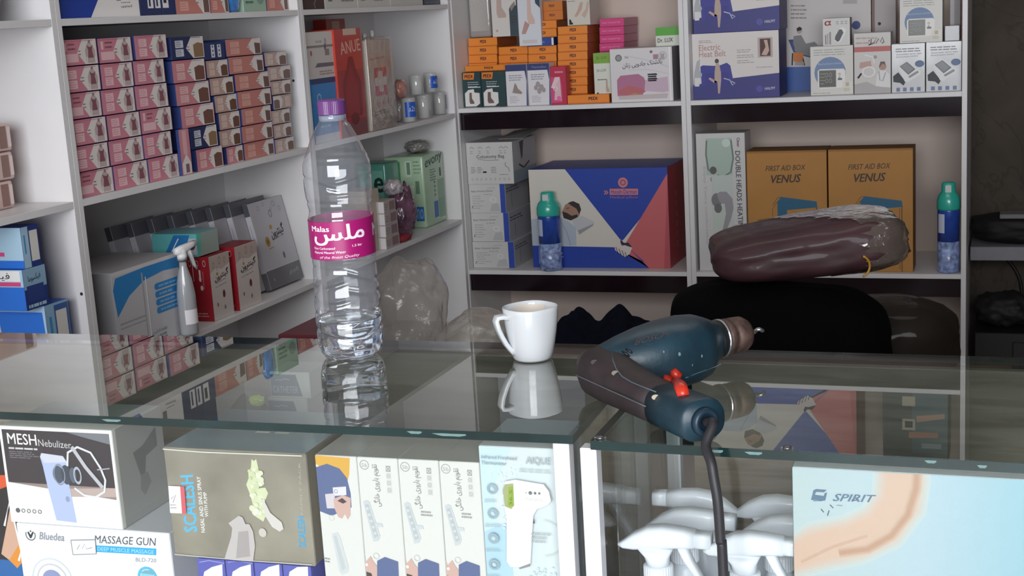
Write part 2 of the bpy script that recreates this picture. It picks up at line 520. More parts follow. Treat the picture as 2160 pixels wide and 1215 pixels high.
# ------------------------------------------------------------------ display cases
def case(name, ox, oy, yaw, length, depth, side, label, chips, po):
    """side=+1: runs to the right of its corner (ox, oy); -1: to the left"""
    U = Vector((math.cos(yaw), math.sin(yaw), 0)) * side
    D = Vector((-math.sin(yaw), math.cos(yaw), 0))
    r = empty(name, Vector((ox, oy, 0)) + U * (length / 2) + D * (depth / 2), label, 'display case', 'glass display cases of the counter')
    X = Vector((math.cos(yaw), math.sin(yaw), 0))
    fr = Matrix((X, D, Vector((0, 0, 1)))).transposed().to_4x4(); fr.translation = Vector((ox, oy, 0))
    def bx(a0, b0, z0, a1, b1, z1):
        return (min(a0 * side, a1 * side), b0, z0, max(a0 * side, a1 * side), b1, z1)
    g = MB()
    bm = bmesh.new()
    x0, y0, z0, x1, y1, z1 = bx(0, 0, ZT - 0.0095, length, depth, ZT)
    vs = [fr @ Vector(p) for p in ((x0, y0, z0), (x1, y0, z0), (x1, y1, z0), (x0, y1, z0), (x0, y0, z1), (x1, y0, z1), (x1, y1, z1), (x0, y1, z1))]
    bm.free()
    g.add(vs, [(4, 5, 6, 7)], GLASS_TOP); g.add(vs, [(3, 2, 1, 0)], thin_clear)
    g.add(vs, [(0, 1, 5, 4), (1, 2, 6, 5), (2, 3, 7, 6), (3, 0, 4, 7)], GLASS_EDGE)
    for (t, w, zz) in chips:
        a = x0 + t * (x1 - x0) if side > 0 else x1 - t * (x1 - x0)
        pts = []
        for k in range(9):
            q = 2 * math.pi * k / 9
            pts.append(fr @ Vector((a + w * math.cos(q) * (1 + .3 * math.sin(3 * q)), y0 - 0.0003, zz + 0.0022 * math.sin(q) * (1 + .4 * math.cos(2 * q)))))
        g.add(pts, [tuple(range(9))], GLASS_CHIP)
    q = g.build('glass_top', r); q['label'] = 'thick green-edged glass top'
    zb = 0.655
    for (a, b) in ((po, 0.004), (length - 0.022, 0.004), (po, depth - 0.022), (length - 0.022, depth - 0.022)):
        p = MB(); p.box(*bx(a, b, 0, a + 0.0175, b + 0.018, ZT - 0.0097), POST, 0.001, frame=fr); p.build('post', r)
    p = MB(); p.box(*bx(0.0225, 0.006, zb, length - 0.0225, 0.0105, ZT - 0.0115), GLASS_FRONT, frame=fr); p.build('front_pane', r)
    p = MB(); p.box(*bx(0.0225, depth - 0.020, 0.05, length - 0.0225, depth - 0.008, ZT - 0.012), CASEWOOD, frame=fr); p.build('back_panel', r)
    p = MB(); p.box(*bx(0.0225, 0.012, zb - 0.012, length - 0.0225, depth - 0.021, zb), M('#b9b6b2', 0.4), frame=fr); p.build('shelf', r)
    p = MB(); p.box(*bx(0.0225, 0.006, 0.02, length - 0.0225, 0.0105, zb - 0.0125), M('#d9d9dc', 0.4), frame=fr); p.build('base_panel', r)
    for a in (0.0004, length - 0.0075):
        p = MB(); p.box(*bx(a, 0.0225, zb, a + 0.0025, depth - 0.0225, ZT - 0.012), GLASS_FRONT, frame=fr); p.build('end_pane', r)
    return r, fr
thin_clear = thin_glass('glass_underside', (0.97, 0.99, 0.98, 1), 1.02, boost=0.0)
CASEWOOD = wood_mat('case_back_wood', '#7a6f61', '#9a8e80', 0.5, (2, 6, 22))
TH = 0.031
CL = Vector((-0.425, 1.2945, 0))           # front right corner of the left case
CR = Vector((-0.402, 1.2805, 0))           # front left corner of the right case
case('display_case', CL.x, CL.y, TH, 1.35, 0.382, -1, 'glass display case on the left with nebulizer and thermometer boxes inside',
     [(0.41, 0.012, ZT - 0.005), (0.10, 0.018, ZT - 0.005), (0.13, 0.008, ZT - 0.004)], 0.006)
case('display_case', CR.x, CR.y, 0.0, 1.30, 0.387, 1, 'glass display case on the right with spray bottles inside',
     [(0.10, 0.006, ZT - 0.004), (0.128, 0.008, ZT - 0.004), (0.255, 0.005, ZT - 0.003), (0.29, 0.004, ZT - 0.005), (0.33, 0.008, ZT - 0.004), (0.36, 0.007, ZT - 0.004)], -0.013)
UL = Vector((math.cos(TH), math.sin(TH), 0)); DL = Vector((-math.sin(TH), math.cos(TH), 0))
def cart_case(off, bl, br, ytop, depth, m, z0=None, z1=None, **k):
    """a box in the left case, its front `off` behind the pane"""
    o = CL + DL * off
    a = onP(bl[0], bl[1], o, DL); b = onP(br[0], br[1], o, DL); t = onP(bl[0], ytop, o, DL)
    z = a.z if z0 is None else z0
    zt = t.z if z1 is None else z1
    return Carton((a.x, a.y, z), TH, (b - a).dot(UL), depth, zt - z, m, **k)
# ================================================================== LEFT UNIT: THE WALL OF PINK CARTONS
WHT = M('#e9e6e4', 0.5); OFFW = M('#dcd8d4', 0.5); GREYT = M('#8c8a8c', 0.6); DARKT = M('#3a3a40', 0.6); NAVY = M('#23305f', 0.45); NAVYD = M('#1c2340', 0.45)
INK = M('#1d1d22', 0.6); SKIN = M('#c9a08a', 0.6); BODYG = M('#9d8f8d', 0.6)
ordw = ['top', 'second', 'third', 'fourth', 'fifth', 'sixth', 'bottom']
STY = {
    'rose': ('#c9808f', '#e2b9be', '#84505d', 'pink'),
    'rose2': ('#c88188', '#dfb4b4', '#6e4b3e', 'pink'),
    'tan': ('#bb9a90', '#d7bfb4', '#6b4736', 'tan'),
    'coral': ('#c37f75', '#d9a69b', '#6d544e', 'coral pink'),
    'beige': ('#bfa59d', '#d9c8c0', '#7d675f', 'beige pink'),
    'navy': ('#1f2b57', '#c9cbd6', '#8b6f52', 'navy blue'),
    'pills': ('#22305f', '#d2d4dc', '#22305f', 'navy blue'),
}
def brace(c, sty, seed, flip=False):
    base, lt, fig, _ = STY[sty]
    F = c.front; r = random.Random(seed)
    F.fill(M(base, 0.5))
    mx = (lambda x: 1 - x) if flip else (lambda x: x)
    if sty == 'pills':
        for x in (0.30, 0.62):
            F.rect(x, .12, x + .18, .86, M(lt, .5))
            for y in (.22, .46, .70): F.circ((x + .09, y + .05), .07, M(fig, .5))
        return
    w0 = 0.44 if sty != 'coral' else 0.58
    F.poly([(mx(w0), .48), (mx(w0 + .17), .985), (mx(.985), .985), (mx(.985), .015), (mx(w0 + .2), .015)], M('#ddd5d1', .5))
    fg = M(fig, .55)
    if sty in ('rose',):
        F.poly([(mx(.68), .05), (mx(.66), .55), (mx(.72), .78), (mx(.80), .95), (mx(.86), .78), (mx(.94), .55), (mx(.93), .05)], M('#b9a8a6', .6))
        F.poly([(mx(.73), .25), (mx(.75), .55), (mx(.72), .76), (mx(.78), .68), (mx(.84), .68), (mx(.89), .76), (mx(.86), .55), (mx(.89), .25)], fg)
        F.circ((mx(.80), .89), .07, M('#8f7a78', .6))
        F.rect(min(mx(.69), mx(.71)), .03, max(mx(.69), mx(.71)), .3, WHT); F.rect(min(mx(.92), mx(.94)), .03, max(mx(.92), mx(.94)), .3, WHT)
    else:
        F.poly([(mx(w0 + .23), .05), (mx(w0 + .22), .62), (mx(.8), .72), (mx(.965), .66), (mx(.965), .05)], fg)
        if sty in ('rose2', 'coral'): F.rect(min(mx(w0 + .19), mx(w0 + .215)), .04, max(mx(w0 + .19), mx(w0 + .215)), .45, WHT)
    F.lines((mx(.47 if w0 < .5 else .6), .6), (mx(.56 if w0 < .5 else .68), .6), (mx(.47 if w0 < .5 else .6), .35), 2, M('#8c7d7c', .6), .4, seed)
    if r.random() < .6 or sty != 'rose':
        for y in (.13, .52):
            F.rect(min(mx(.12), mx(.36)), y, max(mx(.12), mx(.36)), y + .33, M(lt, .5))
            F.lines((mx(.14), y + .3), (mx(.34), y + .3), (mx(.14), y + .04), 3, M(base, .5), .3, seed + 3)
    else:
        F.rect(.06, .12, .46, .45, M(lt, .5)); F.rect(.08, .55, .15, .88, M(lt, .5))
        F.lines((.2, .9), (.42, .9), (.2, .55), 2, M(fig, .6), .35, seed + 5)
    F.rect(.02, .93, .9, .95, M('#b06a78' if sty.startswith('rose') else base, .5))

colsA = [
    (6, 1.400, 'rose', [(None, 204.8), (None, 210.7), (None, 213), (None, 224.9), (None, 229), (None, 238.9)], None),
    (6, 1.399, 'rose', [(207, 278), (213, 280.4), (214.5, 284), (226.5, 295.6), (230.6, 301.4), (240.5, 312)], None),
    (6, 1.400, 'rose', [(284, 352), (282, 347), (285.5, 353.7), (296.8, 362), (302.8, 362), (313.5, 377)], None),
    (6, 1.390, 'rose2', [(360.7, 430.4), (363.7, 433), (371, 442), (382, 452), (403, 458.5), (415, 470)], {0: 'navy', 4: 'navy'}),
    (7, 1.371, 'tan', [(432, 474), (435, 481), (443, 492.6), (453, 500), (462, 506), (463, 508), (478.5, 513)], {0: 'pills', 6: 'rose2'}),
    (7, 1.375, 'coral', [(476, 551), (482.5, 556), (496, 570), (501.5, 572), (510, 572), (510.5, 575.5), (515, 578.5)], None),
    (7, 1.331, 'beige', [(558, 604.4), (565, 613.5), (571.5, 614), (576, 615.6), (573, 612), (577, 615.6), (580.5, 620.5)], None),
]
cols_name = ['first column of the pink carton wall', 'second column of the pink carton wall', 'third column of the pink carton wall', 'fourth column of the pink carton wall',
             'fifth column of the pink carton wall', 'sixth column of the pink carton wall', 'rightmost column of the pink carton wall']
rr = random.Random(3)
k = 0
for ci, (n, zt, sty, xs, over) in enumerate(colsA):
    hrow = (zt - ZL[3]) / n
    for ri in range(n):
        xl, xr = xs[ri]
        st = (over or {}).get(ri, sty)
        z0 = ZL[3] + hrow * (n - 1 - ri)
        xf = -2.013 - 0.006 * rr.random() - (0.004 if ci > 3 else 0)
        h = hrow - 0.0022
        zm = z0 + h / 2
        y0 = 2.6035 if xl is None else solveY(xl, xf, zm)
        y1 = solveY(xr, xf, zm)
        c = Carton((xf, y0 + 0.0006, z0 + 0.0002), YL, y1 - y0 - 0.0012, 0.235 + 0.02 * rr.random(), h, M('#26356b', .5))
        brace(c, st, k, flip=(ci == 6 and ri == 3))
        k += 1
        rw = 'bottom' if ri == n - 1 else ordw[ri]
        nm = STY[st][3]
        c.done('brace_box', f'{nm} brace carton, {rw} row, {cols_name[ci]}', 'box', 'cartons of the pink carton wall')
# carton standing on end between the third and fourth columns
y0 = solveY(380, -2.008, 1.10)
c = Carton((-2.002, solveY(379, -2.002, 1.11), ZL[3]), YL, 0.0, 0.2, 0.0, M('#26356b')) if False else None
ya = max(solveY(380.5, -2.004, 1.105), 0); yb2 = solveY(401.5, -2.004, 1.105)
c = Carton((-2.0045, ya, ZL[3] + .0002), YL, yb2 - ya, 0.009, 0.118, M('#26356b', .5))
F = c.front; F.fill(M('#c8838c', .5)); F.rect(.3, .45, .7, .97, M('#d9a7ab', .5)); F.poly([(.08, .25), (.55, .46), (.95, .25), (.95, .02), (.08, .02)], M('#ddd5d1', .5)); F.rect(.4, .05, .75, .24, M('#84606a', .5))
c.done('brace_box', 'pink brace carton standing on end between the third and fourth columns of cartons', 'box', 'cartons of the pink carton wall')

# ---- top shelf of that unit (only the lowest part is in view)
def topbox(x0, x1, h, m, depth=.22, xf=-2.03):
    z = ZL[4] + .02; y0 = solveY(x0, xf, z); y1 = min(solveY(x1, xf, z), 3.699)
    return Carton((xf, y0, ZL[4] + .0002), YL, y1 - y0, depth, h, m)
BLU = M('#1f3fa0', .4)
c = topbox(128, 294, .19, M('#1e3f9f', .4)); F = c.front
F.poly([(192, 37), (222, -40), (300, -40), (300, 37)], WHT); F.rect(.70, .2, .76, .33, M('#77777c', .6)); F.lines((255, 4), (283, 3), (255, 7), 1, GREYT, .6, 1); F.text('vetmed', (255, 17), (278, 15), (255, 11), DARKT)
c.done('wide_carton', 'wide blue and white carton at the left of the upper shelf over the pink cartons', 'box')
for i, (a, b, lab, tags) in enumerate([(295.5, 341, 'navy carton with two white tags beside the wide blue and white carton', 2), (342, 369.5, 'narrow navy carton with one white tag on the upper shelf', 1)]):
    c = topbox(a, b, .15, NAVY); F = c.front
    if tags == 2: F.rect(.36, .12, .62, .45, WHT); F.rect(.7, .12, .95, .45, WHT); F.rect(.42, .15, .5, .4, NAVY); F.rect(.76, .15, .84, .4, NAVY)
    else: F.rect(.05, .12, .5, .45, WHT); F.rect(.14, .2, .36, .4, NAVYD)
    c.done('navy_carton', lab, 'box')
for a, b, lab in [(370.5, 443, 'pink brace carton on the upper shelf beside the narrow navy carton'), (444, 482, 'pink brace carton on the upper shelf left of the blue plastic pouch'), (562.5, 612, 'pink brace carton at the right end of the upper shelf')]:
    c = topbox(a, b, .07, M('#26356b', .5)); brace(c, 'coral', int(a)); c.done('brace_box', lab, 'box')
c = topbox(513.5, 561.5, .1, M('#9db9a6', .5)); c.front.lines((.1, .6), (.5, .6), (.1, .2), 3, M('#4d7a63', .6), .5); c.front.circ((.75, .4), .2, M('#7f9a8c', .6))
c.done('green_carton', 'pale green carton on the upper shelf between pink cartons', 'box')
def blob(name, c, r, m, label, cat, seed=1, amp=.15, fs=3.0, pw=2.6, flat=None, group=None, sub=4, rotz=0.0):
    bm = bmesh.new(); bmesh.ops.create_icosphere(bm, subdivisions=sub, radius=1.0)
    R = Matrix.Rotation(rotz, 3, 'Z')
    for v in bm.verts:
        p = v.co.copy()
        l = (abs(p.x) ** pw + abs(p.y) ** pw + abs(p.z) ** pw) ** (1 / pw)
        p /= l
        nz = noise.noise(p * fs + Vector((seed * 3.1, seed, 0))) + .5 * noise.noise(p * fs * 2.3 + Vector((0, seed, 4)))
        p *= 1 + amp * nz
        p = R @ Vector((p.x * r[0], p.y * r[1], p.z * r[2]))
        p.z = max(p.z, -r[2] + .0004)
        v.co = p
    mb = MB(); mb.bm(bm, m, True)
    o = mb.build(name); o.location = Vector(c)
    if label: tag(o, label, cat, group)
    return o
p = onX(500, 10, -2.035)
blob('plastic_pouch', (-2.04, (solveY(484, -2.03, 1.47) + solveY(513, -2.03, 1.47)) / 2, ZL[4] + .05), (.012, .028, .05), M('#3f86cf', .15, coat=.6, var=.35, vscale=30), 'blue plastic pouch standing on the upper shelf between pink and green cartons', 'pouch', 4, .1)

# ---- far left unit
blob('storage_bag', (-2.16, 2.34, ZL[4] + .075), (.125, .155, .075), M('#8f8f96', .45, bump=.4, bscale=14), 'grey plastic storage bag on the upper shelf at the far left', 'bag', 2, .05, 2, 5)
for i, (z, lab) in enumerate([(0, 'lowest'), (.063, 'middle'), (.126, 'topmost')]):
    y1 = solveY(26 if i < 2 else 20, -2.10, ZL[3] + z + .03)
    c = Carton((-2.095, y1 - .2, ZL[3] + z + .0003), YL, .2, .19, .0615, M('#c9a9a2', .3, coat=.5), bev=.006, seg=3)
    c.front.rect(.80, .1, .92, .9, M('#8a6a62', .5)); c.front.rect(.93, .15, .985, .85, M('#dcc9c4', .4)); c.left.rect(.1, .2, .9, .8, M('#d9c2bd', .4))
    c.done('wrapped_pack', f'pinkish plastic wrapped pack, {lab} of the three at the left picture edge', 'pack', 'pinkish packs at the left edge')
# three blue tape cartons
LB = M('#a9c8dc', .4); MBL = M('#2a6fd0', .4); DB = M('#23397d', .45); TEALB = M('#3c8fc4', .4)
def tape(y0, y1, z0, z1, xd, lab, kind):
    c = Carton((-2.02, y0, z0), YL, y1 - y0, xd, z1 - z0, M('#2c4c9c', .45))
    F, N_ = c.front, c.left          # front: towards the room; left: towards the camera
    N_.fill(LB)
    if kind == 0:
        N_.rect(.0, .45, .72, .86, TEALB); N_.rect(0, .30, .80, .40, M('#d0457a', .5)); N_.rect(0, 0, 1, .2, MBL); N_.text('01M', (.3, .1), (.5, .1), (.3, .25), WHT)
        F.fill(LB); F.rect(.40, 0, 1, 1, DB); F.rect(.46, .14, .93, .88, OFFW); F.rect(.12, .35, .2, .8, TEALB)
    elif kind == 1:
        N_.rect(0, .72, .97, .97, WHT); N_.text(fa('فیکسوما'), (.45, .78), (.86, .78), (.45, .93), NAVYD, .01); N_.rect(0, .6, .97, .70, M('#d0457a', .5))
        N_.rect(0, 0, 1, .58, MBL); N_.poly([(.15, .06), (.15, .55), (.6, .55), (.68, .06)], M('#b8b1ad', .5)); N_.rect(.3, .15, .5, .48, M('#8a8380', .5))
        F.fill(M('#8fb3cd', .4)); F.rect(0, 0, 1, .5, DB); F.text(fa('فیکسوما'), (.2, .68), (.75, .72), (.2, .82), NAVYD, .01); F.rect(.1, .2, .85, .58, M('#2c4180', .5)); F.lines((.1, .14), (.9, .14), (.1, .03), 1, LB, .7, 4)
    else:
        N_.poly([(.45, .05), (.5, .92), (.97, .92), (1, .05)], MBL); N_.poly([(.1, .05), (.12, .85), (.5, .9), (.55, .05)], M('#c9bcae', .5)); N_.circ((.2, .55), .12, M('#efeae4', .5)); N_.circ((.2, .55), .05, INK)
        F.fill(M('#8fb3cd', .4)); F.rect(.38, .02, .98, .97, M('#3b5f9f', .45)); F.rect(.44, .04, .9, .9, OFFW); F.rect(.14, .2, .24, .85, TEALB)
    c.done('tape_carton', lab, 'box', 'blue tape cartons at the far left')
tape(2.450, 2.530, ZL[2] + .0002, .8235, .26, 'tall blue tape carton at the bottom of the stack at the far left', 2)
tape(2.393, 2.468, .8238, .9155, .25, 'blue tape carton with black script, middle of the far left stack', 1)
tape(2.404, 2.460, .9158, 1.0065, .25, 'blue tape carton with a white end panel, topmost of the far left stack', 0)

# ---- lower shelf under the pink cartons
z0 = ZL[2] + .0003
c = Carton((-2.15, 2.664, z0), YL, .050, .10, .235, M('#17171b', .5)); c.front.rect(.1, .1, .9, .18, M('#2c2c31', .5)); c.front.rect(.1, .5, .9, .54, M('#2c2c31', .5))
c.done('black_carton', 'black carton in the left corner of the lower shelf', 'box')
y0 = solveY(196, -2.05, .86)
t = MB(); fr = Matrix.Translation(Vector((-2.075, 2.635, z0)))
t.lathe([(.001, 0), (.026, .001), (.028, .01), (.028, .13), (.012, .165), (.011, .185)], M('#1b1b20', .3), 24, frame=fr)
bt = empty('dark_spray_bottle', (-2.075, 2.635, z0), 'dark spray bottle with a white nozzle by the left upright of the lower shelf', 'spray bottle')
t.build('bottle', bt)
t = MB(); t.tube([(-2.075, 2.635, z0 + .185), (-2.075, 2.635, z0 + .21), (-2.07, 2.638, z0 + .222), (-2.052, 2.645, z0 + .226), (-2.04, 2.65, z0 + .22)], [.012, .012, .011, .009, .006], M('#e3e1e0', .4), 12); t.build('nozzle', bt)
# big white and blue carton in clear film
xf = -2.03
ya, yb2 = solveY(243, xf, .75), solveY(381, xf, .75)
c = Carton((xf, ya, z0), YL, yb2 - ya, .20, .212, M('#b4b2b6', .45), bev=.0015); F = c.front
F.fill(M('#c6c5c9', .35, coat=.3))
CY = M('#2e86c8', .4)
F.poly([(0, .80), (.05, .93), (1, .985), (1, .82), (.75, .84), (.45, .80), (.22, .68), (.03, .48)], CY)
F.rect(0, .955, 1, 1, M('#d3d1d4', .4))
F.rect(.42, .1, .44, .9, M('#aaa9ad', .4)); F.rect(.05, .38, .42, .40, M('#a3a2a6', .5)); F.rect(.05, .33, .42, .345, M('#a3a2a6', .5))
for i in range(4):
    y = .64 - .095 * i
    F.rect(.62, y, .99, y + .078, CY); F.circ((.625, y + .039), .039, CY); F.lines((.66, y + .06), (.95, y + .06), (.66, y + .015), 1, M('#7db6e0', .5), .5, i)
F.text(fa('بهداشتی'), (.44, .13), (.72, .15), (.44, .17), M('#7f8794', .6)); F.lines((.44, .11), (.74, .12), (.44, .03), 2, M('#7f8794', .6), .5, 9)
F.rect(.468, .12, .480, .84, M('#f4f6fa', .2))  # highlight down the clear tape, painted as a pale strip
c.done('large_carton', 'large white carton with a blue sweep and four blue strips on the lower shelf', 'box')
# spray bottle with trigger
def small_sprayer(px, py, name, label, xf):
    yy = solveY(px, xf, z0 + .05)
    o = Vector((xf, yy, z0)); r = empty(name, o, label, 'spray bottle'); fr = Matrix.Translation(o)
    clear = M('#a7a9ac', .2, coat=.5)
    t = MB(); t.lathe([(.001, 0), (.022, .001), (.024, .006), (.024, .105), (.019, .145), (.010, .178), (.009, .195)], clear, 28, frame=fr); btl = t.build('bottle', r)
    t = MB()
    vs = []; n = 9
    for i in range(n):
        q = math.radians(-75 + 95 * i / (n - 1))
        for zz in (.030, .068): vs.append(o + Vector((.0246 * math.cos(q), .0246 * math.sin(q), zz)))
    t.add(vs, [(2 * i, 2 * i + 2, 2 * i + 3, 2 * i + 1) for i in range(n - 1)], M('#eeeaee', .5), True)
    q = t.build('label', btl); q['label'] = 'plain white label'
    t = MB(); t.lathe([(.011, .222), (.0125, .192), (.0125, .210), (.010, .212)], M('#e8e8ea', .4), 20, frame=fr); t.build('collar', r)
    hd = M('#eceaec', .35)
    t = MB(); t.loft([(o + Vector((-.004, -.022, .220)), (1, 0, 0), (0, 0, 1), .007, .008, 3), (o + Vector((0, 0, .222)), (1, 0, 0), (0, 0, 1), .010, .0115, 3), (o + Vector((.003, .040, .228)), (1, 0, 0), (0, 0, 1), .008, .008, 3), (o + Vector((.003, .060, .230)), (1, 0, 0), (0, 0, 1), .007, .007, 3)], hd, 20); hdo = t.build('spray_head', r)
    t = MB(); t.tube([o + Vector((0, .028, .218)), o + Vector((0, .040, .198)), o + Vector((0, .050, .176)), o + Vector((0, .062, .160))], [.007, .006, .005, .003], hd, 10); t.build('trigger', hdo)
small_sprayer(397, 600, 'spray_bottle', 'clear spray bottle with a white trigger head between the large white and red cartons', -2.006)
# red and white cartons
z0 = ZL[2] + .0003
RED = M('#a4222e', .4); REDD = M('#8a1d26', .45)
def redbox(xs0, xs1, xc, xr, h, lab, yd=0.0):
    xf = -2.02
    ya = solveY(xc, xf, z0 + h / 2); yb_ = solveY(xr, xf, z0 + h / 2)
    c = Carton((xf, ya, z0), YL, yb_ - ya, .075, h, REDD); F = c.front
    F.fill(M('#cfc5bf', .45))
    F.poly([(0, .74), (0, .99), (.99, .99), (.99, .82), (.6, .76), (.3, .80)], M('#b8a69d', .5))
    for (x, y, r_) in ((.2, .85, .05), (.5, .9, .06), (.75, .88, .05), (.35, .78, .03)): F.ring((x, y), r_, .25, M('#8e7b73', .6), .6)
    F.text(fa('گینترون'), (.2, .60), (.88, .66), (.2, .70), M('#1d1210', .5), .03); F.circ((.34, .705), .025, M('#b07d20', .5)); F.lines((.25, .58), (.85, .62), (.25, .55), 1, GREYT, .4, 2)
    F.lines((.2, .52), (.8, .55), (.2, .49), 1, GREYT, .4, 3)
    F.circ((.58, .37), .06, M('#6d2b30', .5), .62); F.circ((.24, .235), .032, M('#b8502a', .5), .6); F.circ((.58, .16), .035, M('#77757a', .5), .6)
    N_ = c.left; N_.fill(RED)
    for x in (.2, .5, .8): N_.ring((x, .9), .05, .25, M('#d8b8b0', .5), .55)
    N_.rect(.55, .62, .62, .80, OFFW); N_.circ((.62, .52), .04, OFFW, .6); N_.ring((.58, .66), .035, .3, OFFW, .6); N_.rect(.70, .5, .72, .78, M('#c98a86', .5)); N_.lines((.3, .14), (.85, .14), (.3, .06), 2, M('#d9a5a0', .5), .4, 5)
    N_.rect(.3, .62, .33, .95, M('#d8b8b0', .5))
    c.done('red_carton', lab, 'box', 'red and white supplement cartons')
    return c
redbox(0, 0, 446, 488, .176, 'red and white supplement carton beside the clear spray bottle')
redbox(0, 0, 500, 546, .179, 'red and white supplement carton next to the leaning grey cartons')
# teal carton lying on top of the red and the large white ones
ya, yb2 = solveY(416, -2.04, .84), solveY(462, -2.04, .84)
c = Carton((-2.04, ya, z0 + .1795), YL, yb2 - ya - .004, .14, .062, M('#5fb0a8', .4)); F = c.front
F.fill(M('#98a7a0', .4)); F.poly([(0, 0), (0, 1), (.25, 1), (.12, 0)], M('#66b5a6', .4)); c.left.fill(M('#62b3b4', .4))
c.left.rect(.62, .1, .98, .8, M('#c2bcc4', .45)); c.left.circ((.7, .5), .22, INK, .9); c.left.circ((.88, .5), .2, M('#3c3640', .5), .9)
c.left.poly([(.25, .05), (.5, .95), (.85, .95), (.7, .05)], M('#2f77b4', .12, coat=.8)); c.left.stroke([(.42, .2), (.6, .8)], .05, M('#cfe3f2', .1))
c.top.fill(M('#86bcc6', .3))
c.done('teal_carton', 'teal carton lying on top of the red cartons with blue wrapping', 'box')
# leaning grey cartons, front one shows its printed face
bl = Vector((-2.055, 3.490, ZL[2])); U_ = Vector((0, .200, 0)); wgt = U_.length; yawg = math.atan2(U_.y, U_.x)
Dg = Vector((-math.sin(yawg), math.cos(yawg), 0))
LEAN = math.radians(12)
GREYBX = M('#b9b6bb', .4); LID = M('#4e4f58', .35)
leanlab = ['front', 'second', 'third', 'fourth', 'fifth', 'sixth', 'seventh', 'rearmost']
for i in range(8):
    o = bl + Dg * (.0203 * i) - U_.normalized() * (.066 * i) + Vector((0, 0, .0078))
    c = Carton((o.x, o.y, o.z), yawg, wgt, .0185, .262 if i == 0 else .272, GREYBX, lean=LEAN, bev=.0012)
    F = c.front; L_ = c.left
    L_.fill(M('#c6c3ca', .4)); L_.rect(0, .86, 1, 1, LID); L_.rect(0, 0, 1, .2, M('#6c6c72', .35)); L_.rect(.4, .4, .5, .75, M('#9a98a0', .5))
    c.top.fill(LID)
    if i == 0:
        F.fill(M('#b5b3b9', .3)); F.rect(0, 0, 1, .215, M('#66666b', .3)); F.rect(0, .215, 1, .222, M('#c9c8cc', .3))
        for (x, y, r_) in ((.25, .92, .03), (.42, .95, .025), (.7, .93, .035), (.85, .86, .03), (.6, .88, .02)): F.ring((x, y), r_, .3, M('#a09aa0', .5))
        F.ring((.55, .83), .045, .35, M('#8b8890', .4), .8)
        F.text(fa('گینترون'), (.42, .555), (.80, .59), (.42, .665), M('#1a1512', .5), .03); F.circ((.46, .68), .028, M('#b58a2a', .4)); F.lines((.45, .54), (.8, .57), (.45, .52), 1, GREYT, .4, 3)
        F.circ((.27, .53), .06, M('#a77d22', .4), .8); F.circ((.27, .53), .03, M('#7a5512', .4), .8); F.lines((.25, .46), (.4, .47), (.25, .43), 1, M('#a77d22', .5), .3)
        F.circ((.62, .33), .04, M('#555b70', .4), .5); F.text('afranda', (.62, .085), (.92, .11), (.62, .14), M('#b7b6bb', .5)); F.circ((.16, .1), .02, M('#8a8a90', .5))
    else:
        F.fill(M('#a9a7ad', .35)); F.rect(0, .86, 1, 1, LID)
    c.done('grey_carton', f'grey lidded carton in the leaning row, {leanlab[i]} one of the row', 'box', 'row of leaning grey cartons')
# ================================================================== CORNER UNIT (third from the left)
z4 = ZL[4] + .0002; z3 = ZL[3] + .0003; z2 = ZL[2] + .0003
def tb3(x0, x1, h, m, d=.2):
    y0 = max(solveY(x0, -2.03, z4 + .01), 3.736); y1 = min(solveY(x1, -2.03, z4 + .01), 4.867)
    return Carton((-2.03, y0, z4), YL, y1 - y0, d, h, m)
c = tb3(640.5, 684.5, .16, M('#3a2527', .4)); c.front.stroke([(.55, .02), (.5, .1), (.6, .2)], .03, M('#8b7d7e', .5)); c.done('dark_carton', 'dark brown carton at the left of the top shelf in the corner unit', 'box')
for i, (a, b, lab) in enumerate([(686, 754, 'white carton next to the dark brown one on the top shelf of the corner unit'), (755, 822.5, 'middle one of the three white cartons on the top shelf of the corner unit'), (823.5, 892, 'white carton next to the navy one on the top shelf of the corner unit')]):
    c = tb3(a, b, .15, M('#c9c8c2', .45)); F = c.front
    F.rect(.1, .15, .22, .95, M('#7c706d', .5)); F.rect(.26, .2, .3, .9, M('#5d5554', .5)); F.lines((.5, .2), (.9, .2), (.5, .12), 1, GREYT, .5, i)
    c.done('white_carton', lab, 'box', 'white cartons on the corner top shelf')
c = tb3(894, 946, .13, M('#1e2638', .4)); c.front.lines((.1, .1), (.9, .1), (.1, .04), 1, M('#5d6f8c', .5), .5); c.done('navy_carton', 'dark navy carton at the right end of the top shelf of the corner unit', 'box')

# middle shelf
c = cart_left(-2.02, 657, 710, z3, .196, .21, M('#2f7fc0', .4), zm=z3 + .16); F = c.front
F.fill(M('#2f80c2', .4)); F.rect(0, .92, 1, 1, M('#1d3468', .4)); F.ring((.28, .7), .07, .3, M('#9cc5e4', .4)); F.lines((.25, .5), (.75, .5), (.25, .2), 3, M('#8ab8dc', .5), .4); F.rect(0, 0, 1, .12, M('#c9ccd2', .4))
c.done('blue_carton', 'blue carton under the white carton in the corner unit, behind the bottle cap', 'box')
zt_ = z3 + .1965
c = cart_left(-2.02, 648, 705, zt_, .142, .21, M('#cdc8c6', .45), zm=zt_ + .06); F = c.front
F.fill(M('#cbc6c4', .45)); F.rect(0, .66, 1, .71, M('#8b8685', .5)); F.rect(0, .71, 1, .98, M('#d3cecb', .45)); F.text('MI CAN', (.36, .76), (.56, .76), (.36, .81), DARKT); F.circ((.68, .66), .09, M('#6a6463', .5), .5); F.circ((.7, .78), .075, M('#b3aead', .5), .6); F.ring((.7, .78), .075, .2, M('#7c7675', .5), .6)
